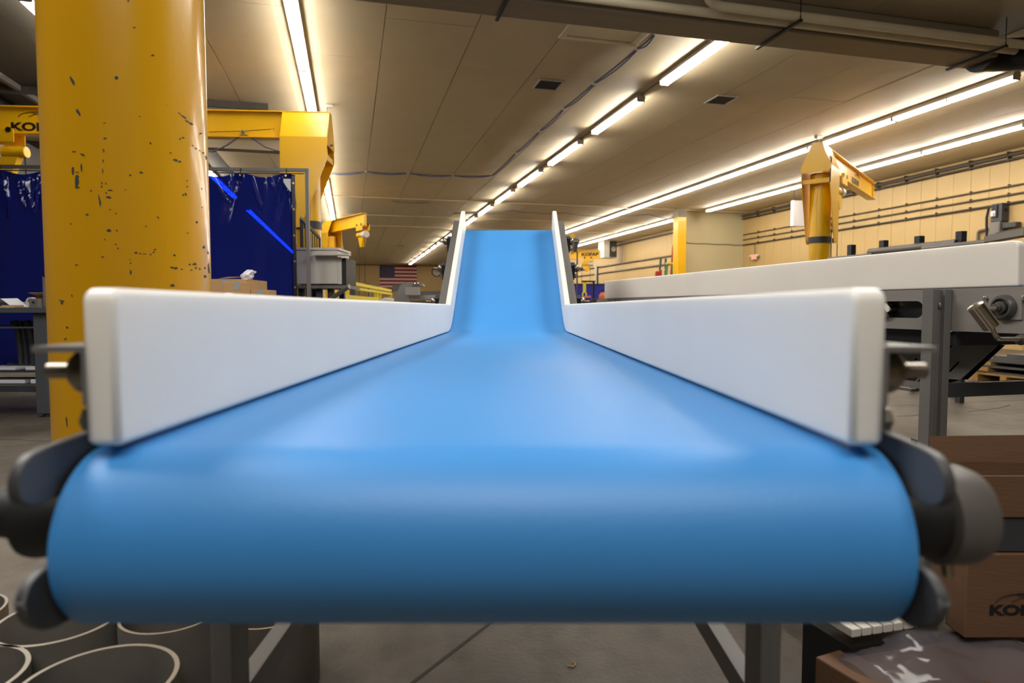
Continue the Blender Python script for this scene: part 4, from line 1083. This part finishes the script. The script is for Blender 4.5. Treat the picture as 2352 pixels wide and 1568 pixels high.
def curtain(x0, x1, z0, z1, seed, label):
    rnd = random.Random(seed); nx, nz = (330, 170) if x0 > 1 else (150, 70)
    loops = []
    t = thing('welding_curtain', label, 'curtain', ((x0+x1)/2, -.035, z0))
    step = .55; g = [x1-.11-step*k for k in range(int((x1-x0)/step)+1)]; g = [k for k in g if k > x0+.03]
    folds = []
    for gx in g:
        for k in range(5):
            folds.append((gx+rnd.uniform(-.05, .05), rnd.uniform(-.30, .30), rnd.uniform(.25, .75), rnd.uniform(.02, .045)*rnd.choice((-1, 1, 1)), rnd.uniform(.03, .055)))
    for gx in g:
        for k in range(3):
            loops.append((gx+rnd.uniform(-.26, .26), rnd.uniform(.03, .10), rnd.uniform(.16, .5), rnd.uniform(-.25, .25), rnd.uniform(.016, .028)))
    pts = []
    for j in range(nz+1):
        vz = j/nz; dz = (z1-z0)*(1-vz)               # distance below the top
        for i in range(nx+1):
            x_ = x0+(x1-x0)*i/nx
            dip = min(abs(x_-gx) for gx in g)
            top = .05*math.sin(min(dip, step/2)/(step/2)*PI/2)**2 * max(0, 1-dz/.5)
            yy = .012*math.sin(x_*5+seed)*(.3+dz*.5) + .008*math.sin(x_*11+2*dz)
            for (fx, slope, ln, am, wd) in folds:
                c_ = fx+slope*dz; w2 = wd*(.5+dz*1.4)
                if dz < ln*1.3: yy += am*math.exp(-((x_-c_)/w2)**2)*min(1, dz/.06)*max(0, 1-(dz/ln/1.3))**.6
            for (lx_, lw, ll, lsl, lam) in loops:
                if dz < ll*1.15 and abs(x_-lx_) < .4:
                    cx_ = lx_+lsl*dz; q_ = max(0, 1-dz/ll)
                    rr_ = abs(x_-cx_)-lw*math.sqrt(q_)
                    yy -= lam*math.exp(-(rr_/.016)**2)*min(1, dz/.08)*(min(1, (ll*1.15-dz)/(ll*.15)))
            if x1-x_ < .07: yy += .02*math.sin((x1-x_)/.07*PI)
            pts.append((x_, -.04+yy, z0+(z1-z0)*vz-top))
    fs = [(j*(nx+1)+i, j*(nx+1)+i+1, (j+1)*(nx+1)+i+1, (j+1)*(nx+1)+i) for j in range(nz) for i in range(nx)]
    B().faces(pts, fs).build('vinyl_sheet', m_vinyl, t)
    b = B()
    for gx in g: b.cyl((gx, -.062, z1-.03), (gx, -.052, z1-.03), .012, 12)
    for k in range(8): b.cyl((x1-.02, -.06, z1-.12-k*.32), (x1-.02, -.05, z1-.12-k*.32), .012, 10)
    b.build('grommet', mat('brass', (200, 170, 90), .3, .8), t)
    b = B()
    for gx in g: b.beam((gx, -.04, z1-.03), (gx, -.034, z1+.06), .008, .012)
    b.build('hook', m_blk, t)
    B().box(x1-.04, x1, -.055, -.05, z0, z1-.03).build('edge_hem', mat('hem', (20, 20, 40), .35), t)
    return t
xr = Lc-.155
xm = 2.55
t1 = curtain(xm, xr, .33, 2.69, 4, 'glossy blue welding curtain between the yellow post and the frame post')
B().slab([(xr-.09-.07, -.062, 2.62), (xr-.05, -.062, 2.62), (xr-.05, -.062, 2.46), (xr-.10, -.062, 2.52)], .002).build('white_tag', m_paper, t1, label='white tag near the top corner')
curtain(.03, xm-.02, .33, 2.69, 9, 'dark blue welding curtain left of the yellow post, behind the workbench')
FR[0] = ID

# ================================================================== WORKBENCH AT LEFT
FR[0] = CONV
bz = 1.042; q0 = P(75, 760, 6.0, 0)
bl, br = P(-330, 706, 6.0, 0).x, P(330, 706, 6.0, 0).x
t = thing('workbench', 'grey steel workbench in front of the left blue curtain, behind the yellow post', 'workbench', ((bl+br)/2, 6.4, 0))
B().box(bl, br, 6.0, 6.9, bz-.05, bz).build('bench_top', m_bench, t, bevel=.004)
lx = P(76, 800, 6.05, 0).x
for x_ in (lx, bl+.1, br-.25):
    for y_ in (6.05, 6.74):
        B().box(x_, x_+.12, y_, y_+.12, .04, bz-.052).build('leg', m_bench, t, bevel=.004)
        B().cyl((x_+.06, y_+.06, 0), (x_+.06, y_+.06, .04), .03, 12).build('leg_foot', m_steeld, t)
for y_ in (6.08, 6.78):
    B().box(bl+.1, br-.1, y_, y_+.06, .24, .30).build('lower_rail', m_dgrey, t)
    B().box(bl+.1, br-.1, y_+.02, y_+.035, .845, .86).build('thin_rail', m_bench, t)
B().box(bl+.12, br-.12, 6.16, 6.76, .302, .31).build('lower_shelf', m_dgrey, t)
B().box(bl+.12, br-.12, 6.16, 6.76, .42, .44).build('middle_shelf', m_dgrey, t)
# things on and under it
def sheetpaper(pts, label): one('paper_sheet', B().slab(pts, .001), m_paper, label, 'paper', 'papers on the workbench')
def cp(px, py, y): return Y(px, py, y, 0)
one('paper_sheet', B().faces([(-4.96, 6.15, bz+.016), (-4.76, 6.15, bz+.002), (-4.76, 6.36, bz+.003), (-4.96, 6.36, bz+.016), (-4.87, 6.15, bz+.085), (-4.87, 6.36, bz+.09)], [(0, 4, 5, 3), (4, 1, 2, 5)]), m_paper, 'folded white paper standing like a tent on the workbench', 'paper')
one('paper_sheet', B().slab([(-5.1, 6.02, bz+.002), (-4.66, 6.02, bz+.001), (-4.68, 6.14, bz+.002), (-5.1, 6.14, bz+.012)], .002), m_paper, 'flat white paper at the front of the workbench, left edge', 'paper')
one('folded_cloth', B().slab([(-5.3, 6.40, bz+.045), (-4.80, 6.42, bz+.022), (-4.80, 6.7, bz+.022), (-5.3, 6.7, bz+.05)], .02), mat('lilac_cloth', (150, 148, 180), .8), 'lilac grey sheet lying across the left of the workbench', 'cloth')
x_ = cp(65, 700, 6.3).x
bx = thing('cardboard_box', 'small open brown box on the workbench left of the yellow post', 'box', (x_+.09, 6.5, bz))
b = B().box(x_, x_+.17, 6.4, 6.6, bz+.001, bz+.12); b.build('carton_body', m_cardd, bx)
B().slab([(x_, 6.4, bz+.121), (x_+.17, 6.4, bz+.121), (x_+.18, 6.33, bz+.145), (x_-.02, 6.33, bz+.145)], .003).build('flap', m_card, bx)
one('tape_roll', B().hollow((x_+.055, 6.25, bz+.050), (x_+.060, 6.29, bz+.050), .048, .033, 24), m_ofw, 'pale tape roll standing on edge before the brown box', 'tape')
one('tape_roll', B().hollow((x_+.115, 6.22, bz+.036), (x_+.12, 6.28, bz+.036), .034, .015, 24), m_black, 'black tape roll standing beside the pale one', 'tape')
one('metal_block', B().prism([(x_+.12, bz+.001), (x_+.205, bz+.001), (x_+.205, bz+.085), (x_+.12, bz+.085)], 'y', 6.15, 6.20, holes=[arc((x_+.160, bz+.045), .016, .016, 0, 2*PI*15/16, 15)]), m_galv, 'grey steel block with a round hole at the bench edge by the post', 'metal part')
one('angle_bracket', B().prism([(x_+.14, bz+.002), (x_+.24, bz+.002), (x_+.24, bz+.30), (x_+.19, bz+.235), (x_+.14, bz+.30)], 'y', 6.31, 6.32), m_galv, 'upright grey plate with a V-notched top edge behind the post', 'metal part')
one('wood_strip', B().beam((x_-.06, 6.06, bz+.012), (x_+.11, 6.08, bz+.012), .04, .02), m_card, 'short pale wooden strip at the front edge of the workbench', 'wood')
for i, (px, rr) in enumerate(((28, .045), (40, .03), (56, .05), (68, .03))):
    x2 = cp(px, 700, 6.45).x
    pts = [(x2, 6.45, .88), (x2+.02, 6.45, .90), (x2+.05, 6.45, .82), (x2+.07, 6.45, .60), (x2+.07, 6.45, .45)]
    if i % 2 == 0: pts += [(x2-.06, 6.45, .45+.01)]
    one('bar_clamp', B().tube(pts, rr*.7, 8), m_dgrey, ['thick dark clamp hanging under the workbench, leftmost', 'thin dark clamp second from the left under the workbench', 'thick dark clamp third from the left under the workbench', 'thin dark clamp nearest the bench leg'][i], 'clamp')
for i, (px, z_, w_) in enumerate(((10, .441, .35), (98, .441, .2), (25, .311, .4), (120, .311, .3))):
    x2 = cp(px, 800, 6.3).x
    one('paper_stack', B().box(x2-w_/2, x2+w_/2, 6.2, 6.45, z_, z_+.02+.006*i), m_paper, ['loose papers on the middle bench shelf at far left', 'loose papers on the middle bench shelf near the post', 'paper pile on the lowest bench shelf at left', 'paper pile on the lowest bench shelf near the post'][i], 'paper')
# second table with cartons, right of the post (its top hides behind the guard)
t = thing('packing_table', 'grey table behind the left white guard carrying the cartons', 'table', (-2.3, 5.5, 0))
tz = 1.08
B().box(-2.75, -1.8, 5.1, 5.9, tz-.04, tz).build('table_top', m_bench, t)
for x_ in (-2.72, -1.87):
    for y_ in (5.12, 5.84): B().box(x_, x_+.04, y_, y_+.04, 0, tz-.041).build('leg', m_bench, t)
xa, xb2 = cp(470, 660, 5.3).x, cp(566, 660, 5.3).x
carton(xa, xb2, 5.3, 5.75, tz+.001, cp(500, 641, 5.3).z, 'largest cardboard carton on the packing table, right of the yellow post', m_card)
xa, xb2 = cp(516, 660, 5.15).x, cp(588, 660, 5.15).x
carton(xa, cp(577, 660, 5.15).x, 5.13, 5.28, tz+.001, cp(540, 648, 5.15).z, 'cardboard carton in front of the largest one with grey label patches', m_card, .0)
carton(cp(578, 660, 5.15).x, cp(621, 660, 5.15).x, 5.13, 5.28, tz+.001, cp(600, 666, 5.15).z, 'smallest low cardboard carton at the right end of the packing table', m_card)
zc = cp(500, 641, 5.3).z
x2 = cp(494, 640, 5.35).x
one('carton_flap', B().slab([(x2, 5.4, zc+.004), (x2+.14, 5.42, zc+.016), (x2+.12, 5.6, zc+.03), (x2, 5.6, zc+.03)], .004), m_cardd, 'loose dark flap of cardboard lying on the largest carton', 'cardboard')
def bag(cx, cy2, cz2, s, label, seed):
    rnd = random.Random(seed); b = B().ball((cx, cy2, cz2), s, (1.0, .8, .75), 3)
    for v_ in b.bm.verts:
        k = 1+rnd.uniform(-.16, .16); c0 = FR[0] @ V((cx, cy2, cz2)); v_.co = c0+(v_.co-c0)*k
        if v_.co.z > c0.z+s*.35: v_.co.x += s*.55; v_.co.z += s*.25
    return one('plastic_bag', b, m_bag, label, 'bag')
q = cp(567, 637, 5.4); bag(q.x, q.y, zc+.030, .052, 'crumpled translucent bag on top of the largest carton', 1)
q = cp(508, 668, 5.0); bag(q.x, 5.08, tz+.035, .045, 'crumpled clear bag in front of the cartons beside the post', 2)
FR[0] = ID

# ================================================================== MIDDLE BACKGROUND, LEFT OF THE INCLINE
FR[0] = CONV
D = 8.55
def c2(px, py, d=None): return Y(px, py, D if d is None else d, 0)
a_, c_ = c2(683, 573), c2(776, 652)
t = thing('machine_cabinet', 'white sheet-metal machine cabinet on a grey table right of the blue curtain', 'machine', ((a_.x+c_.x)/2, D+.5, 0))
B().box(a_.x-.05, c_.x, D, D+.62, c_.z, c2(700, 574).z).build('cabinet_body', m_ofw, t, bevel=.012)
B().box(a_.x-.05, c_.x+.02, D-.02, D+.64, c2(700, 574).z+.001, c2(700, 574).z+.03).build('top_lip', m_ofw, t)
x_ = c2(768, 600).x
B().box(x_-.25, x_+.22, D-.14, D-.001, c2(760, 588).z, c2(760, 584).z).build('side_shelf', m_ofw, t)
b = B().box(c_.x+.001, c2(784, 600).x, D, D+.5, c_.z, c2(784, 590).z); b.build('end_frame', m_ofw, t)
B().box(c2(784, 600).x+.001, c2(794, 600).x, D+.02, D+.55, c_.z-.02, c2(790, 592).z).build('end_screen', m_black, t)
B().box(a_.x-.06, c2(800, 655).x, D-.1, D+.66, c_.z-.06, c_.z-.021).build('table_top', m_galv, t)
for x_ in (a_.x, c2(726, 670).x, c2(752, 670).x):
    for y_ in (D, D+.58): B().box(x_, x_+.07, y_, y_+.07, 0, c_.z-.061).build('leg', m_dgrey, t)
q1, q2 = c2(802, 657, 8.3), c2(745, 697, 8.3); q2 = q1 + (q2-q1)*2.6
b = B().beam(q1, q2, .04, .22, V((0, 1, .3))); one('ramp_plate', b, m_steeld, 'dark sloping plate leaning beside the cabinet table', 'plate')
# slatted screen
a_, c_ = Y(690, 500, 9.32, 0), Y(733, 545, 9.66, 0)
t = thing('slatted_screen', 'tall dark screen of vertical strips standing behind the white cabinet', 'screen', ((a_.x+c_.x)/2, 9.5, 0))
n = 9
for i in range(n):
    u_ = i/(n-1); x_ = a_.x+(c_.x-a_.x)*u_; y_ = a_.y+(c_.y-a_.y)*u_
    B().beam((x_, y_, .05), (x_, y_, a_.z+(c_.z-a_.z)*u_-.02), .028, .01, V((1, 0, 0))).build('strip', m_dgrey if i else m_black, t)
B().beam(a_, c_, .03, .04).build('top_bar', m_steeld, t)
for q_ in (a_, c_): B().beam((q_.x, q_.y+.03, 0), (q_.x, q_.y+.03, q_.z), .03, .03, V((1, 0, 0))).build('post', m_steeld, t)
# yellow railing
def rl(z): 
    a_ = P(793, 660, 15.8, 0); c_ = P(898, 660, 24.6, 0); return V((a_.x, a_.y, z)), V((c_.x, c_.y, z))
t = thing('yellow_railing', 'yellow safety railing receding behind the left guard towards the flag', 'railing', rl(0)[0])
for z_, h_ in ((1.65, .09), (1.53, .07)): 
    p_, r_ = rl(z_); B().beam(p_, r_, .09, h_).build('rail', m_strap, t)
p_, r_ = rl(1.28); B().beam(p_-(r_-p_)*.04, p_.lerp(r_, .6), .10, .12).build('rail', m_strap, t)
for u_ in (.02, .57, .66, .98):
    p_, r_ = rl(1.5); q_ = p_.lerp(r_, u_); B().beam((q_.x, q_.y, 0), q_, .10, .10, V((1, 0, 0))).build('post', m_strap, t)
# small dark rack with cables behind the railing
q = P(823, 660, 27, 0)
t = thing('tool_rack', 'small dark rack standing behind the yellow railing near the far wall', 'rack', (q.x, q.y, 0))
b = B().box(q.x-.35, q.x-.15, q.y, q.y+.3, 0, 1.95); b.box(q.x+.4, q.x+.45, q.y, q.y+.3, 0, 1.95); b.box(q.x-.35, q.x+.45, q.y, q.y+.3, 1.96, 2.0); b.build('rack_frame', m_dgrey, t)
for i in range(6): B().box(q.x-.1+i*.08, q.x-.05+i*.08, q.y+.05, q.y+.1, .9, 1.45+.05*(i % 2)).build('hanging_tool', mat('violet_grey', (86, 80, 110), .5), t)
# grey machine frame with plates left of the incline
D = 5.6
t = thing('steel_machine', 'grey steel machine frame with upright plates seen just left of the incline', 'machine', (c2(960, 690, D).x, D, 0))
def pl(pts, y0, y1, name, m, bev=0):
    B().prism([(P(px, py, y0, 0).x, P(px, py, y0, 0).z) for (px, py) in pts], 'y', y0, y1).build(name, m, t, bevel=bev)
pl([(903, 700), (905, 690), (920, 655), (932, 648), (946, 650), (948, 662), (944, 680), (942, 700)], D, D+.02, 'tall_plate', m_galv)
pl([(931, 659), (963, 659), (965, 677), (932, 677)], D-.06, D-.04, 'square_plate', m_steel)
pl([(925, 653), (970, 652), (974, 657), (945, 659), (925, 660)], D+.05, D+.15, 'top_arm', m_galv)
pl([(940, 679), (1030, 676), (1030, 687), (940, 688)], D+.0, D+.12, 'upper_channel', m_steel)
pl([(940, 691), (1030, 689), (1030, 699), (940, 700)], D+.02, D+.14, 'lower_channel', m_galv)
pl([(963, 669), (1025, 668), (1025, 677), (963, 678)], D+.4, D+.5, 'rear_channel', m_steeld)
pl([(902, 654), (922, 653), (922, 664), (900, 670)], D+.3, D+.36, 'small_plate', m_steeld)
for x_ in (P(915, 0, D, 0).x, P(1000, 0, D, 0).x): B().box(x_, x_+.05, D+.02, D+.07, 0, P(0, 701, D, 0).z).build('leg', m_galv, t)
q = P(951, 651, D, 0); b = B()
for k in (0, .03): b.cyl((q.x+k, D-.02, q.z), (q.x+k, D+.05, q.z), .007, 10)
b.build('bolt', m_chrome, t)
for (pxs, d_, lb, m_, nm) in (((795, 880, 690), 9.5, 'low white bundled part lying behind the left guard', m_paper, 'white_bundle'), ((862, 905, 683), 7.5, 'small pale sheet-metal guard beside the machine frame', m_ofw, 'sheet_guard')):
    a_, c_ = P(pxs[0], pxs[2], d_, 0), P(pxs[1], 705, d_, 0)
    one(nm, B().prism([(a_.x, c_.z-.3), (c_.x, c_.z-.3), (c_.x, a_.z-.03), (c_.x-.1, a_.z), (a_.x+.1, a_.z-.01), (a_.x, a_.z-.05)], 'y', d_, d_+.4), m_, lb, 'part', bevel=.01)
    b = B().box(a_.x+.02, c_.x-.02, d_+.02, d_+.38, 0, c_.z-.301); one('low_stand', b, m_dgrey, 'dark stand under the %s' % ('white bundled part' if nm == 'white_bundle' else 'pale sheet-metal guard'), 'stand')

# ================================================================== RIGHT OF THE INCLINE
D = 26.0
a_, c_ = P(1330, 652, D, 0), P(1390, 700, D, 0)
t = thing('blue_screen_panel', 'bright blue screen panel standing far behind, just right of the incline', 'screen', ((a_.x+c_.x)/2, D, 0))
B().box(a_.x-.6, c_.x+.3, D, D+.04, .2, a_.z-.04).build('panel_sheet', m_bluebin, t)
B().box(a_.x-.6, c_.x+.3, D-.03, D+.07, a_.z-.04, a_.z+.01).build('panel_top_bar', m_black, t)
for x_ in (a_.x-.55, c_.x+.25): B().box(x_, x_+.05, D-.02, D+.03, 0, .199).build('panel_leg', m_blk, t)
D = 21.0
q = P(1342, 650, D, 0)
t = thing('lifting_sling', 'yellow lifting sling hanging in front of the blue screen', 'sling', (q.x, D, 0))
B().box(q.x-.05, q.x+.05, D, D+.02, P(0, 673, D, 0).z, P(0, 648, D, 0).z).build('sling_strap', m_strap, t)
B().tube([(q.x+.06*math.cos(k/12*2*PI), D, P(0, 677, D, 0).z+.10*math.sin(k/12*2*PI)) for k in range(13)], .022, 8).build('sling_loop', m_strap, t)
B().box(q.x-.09, q.x+.35, D-.02, D+.06, P(0, 648, D, 0).z+.001, P(0, 646, D, 0).z+.02).build('hanging_bar', m_blk, t)
B().box(q.x+.27, q.x+.33, D, D+.05, 0, P(0, 648, D, 0).z).build('support_post', m_blk, t)
q = P(1325, 620, 14, 0)
t = thing('air_hoist_unit', 'grey cylinder with yellow cap on a thin pole at the right side of the incline', 'hoist', (q.x, 14, 0))
B().cyl((q.x, 14, 0), (q.x, 14, P(0, 578, 14, 0).z), .016, 10).build('pole', m_steeld, t)
a_ = P(1317, 577, 14, 0); c_ = P(1322, 551, 14, 0)
B().cyl(a_, c_, .075, 16, .085).build('motor_body', m_steeld, t)
B().ball(c_, .088, (1, 1, .8)).build('motor_end', m_galv, t)
a_ = P(1312, 538, 14, 0); B().beam(a_, P(1318, 549, 14, 0), .12, .10).build('yellow_cap', m_yel, t)
a_ = P(1311, 581, 14, 0); B().beam(a_+V((0, 0, .02)), P(1319, 581, 14, 0)+V((0, 0, .02)), .08, .07).build('yellow_hook_block', m_yel, t)
q = P(1384, 680, 20, 0)
t = thing('gas_cylinder', 'orange gas cylinder with dark cap in front of the blue screen', 'cylinder', (q.x, 20, 0))
B().lathe((q.x, 20, 0), (0, 0, 1), [(0, .12), (P(0, 678, 20, 0).z, .12), (P(0, 672, 20, 0).z, .06), (P(0, 671, 20, 0).z, .035)], 20).build('cylinder_body', m_orange, t)
B().cyl((q.x, 20, P(0, 671, 20, 0).z+.002), (q.x, 20, P(0, 665, 20, 0).z), .03, 10).build('cylinder_cap', m_black, t)
q = P(1349, 685, 20, 0)
t = thing('painted_drum', 'small blue drum with a red lid near the foot of the incline', 'drum', (q.x, 20.2, 0))
B().cyl((q.x, 20.2, 0), (q.x, 20.2, P(0, 684, 20.2, 0).z), .16, 20).build('drum_body', m_bluebin, t)
B().cyl((q.x+.03, 20.2, P(0, 684, 20.2, 0).z+.001), (q.x+.03, 20.2, P(0, 679, 20.2, 0).z), .10, 16).build('drum_lid', m_orange, t)
q = P(1369, 690, 19.5, 0)
one('black_drum', B().lathe((q.x, 19.5, 0), (0, 0, 1), [(0, .18), (P(0, 688, 19.5, 0).z, .18), (P(0, 685, 19.5, 0).z, .12)], 20), m_black, 'round black bin between the blue drum and the orange cylinder', 'bin')
q = P(1369, 620, 40, 0)
t = thing('downpipe', 'white and grey vertical cover against the far right wall', 'duct', (q.x, 40, 0))
B().box(q.x-.10, q.x+.02, 40, 40.1, 0, P(0, 612, 40, 0).z).build('white_cover', m_ofw, t)
B().box(q.x+.03, q.x+.13, 40, 40.1, 0, P(0, 612, 40, 0).z).build('grey_cover', m_dgrey, t)
FR[0] = ID
# ladders leaning near the square column
def ladder(px, pw, py, d, m, label, top=m_strap):
    FR[0] = CONV
    a_, c_ = P(px, py, d, 0), P(px+pw, py, d, 0); w_ = c_.x-a_.x
    t = thing('step_ladder', label, 'ladder', ((a_.x+c_.x)/2, d, 0))
    for k in (0, 1): B().beam((a_.x+k*w_+(.12 if k else -.12)-.2, d-.35, 0), (a_.x+k*w_, d, a_.z), .10, .07, V((1, 0, 0))).build('side_rail', m, t)
    n = int(a_.z/.32)
    for i in range(1, n):
        u_ = i*.32/a_.z; B().box(a_.x-.12*(1-u_)-.2*(1-u_)+.03, a_.x+w_+.12*(1-u_)-.2*(1-u_)-.03, d-.35*(1-u_)-.06, d-.35*(1-u_)+.02, i*.32, i*.32+.04).build('rung', m_ofw, t)
    if top: B().box(a_.x-.05, a_.x+w_+.05, d-.05, d+.12, a_.z+.001, a_.z+.07).build('ladder_cap', top, t)
    FR[0] = ID
ladder(1544, 9, 566, 27, m_red, 'tall red step ladder left of the square yellow column')
ladder(1531, 12, 607, 26, m_green, 'green step ladder in front of the red one')
ladder(1516, 11, 595, 27, m_dgrey, 'dark brown ladder rails left of the green step ladder', None)
FR[0] = CONV
for (px, pw, py, m_, lb) in ((1506, 6, 623, m_red, 'left red jerrycan on the shelf below the dark ladder'), (1514, 5, 620, m_red, 'right red jerrycan on the shelf below the dark ladder')):
    a_ = P(px, py, 24, 0); one('jerrycan', B().box(a_.x, a_.x+pw/1480*24, 24, 24.2, 1.9, a_.z), m_, lb, 'can', bevel=.01)
a_ = P(1492, 632, 24, 0); c_ = P(1535, 632, 24, 0)
t = thing('storage_shelf', 'dark shelf unit carrying the red jerrycans', 'shelf', (a_.x, 24, 0))
B().box(a_.x, c_.x, 23.9, 24.3, 1.85, 1.895).build('shelf_board', m_dgrey, t)
for x_ in (a_.x, c_.x-.04): B().box(x_, x_+.04, 23.92, 24.28, 0, 1.849).build('shelf_leg', m_dgrey, t)
a_ = P(1492, 631, 24, 0); one('storage_box', B().box(a_.x, a_.x+.2, 24, 24.2, 1.896, 2.15), mat('violet_box', (84, 66, 110), .6), 'small violet box at the left end of the dark shelf', 'box', bevel=.005)
FR[0] = ID
for o in bpy.data.objects:
    if o.type == 'MESH' and not o.data.materials: o.data.materials.append(m_galv)
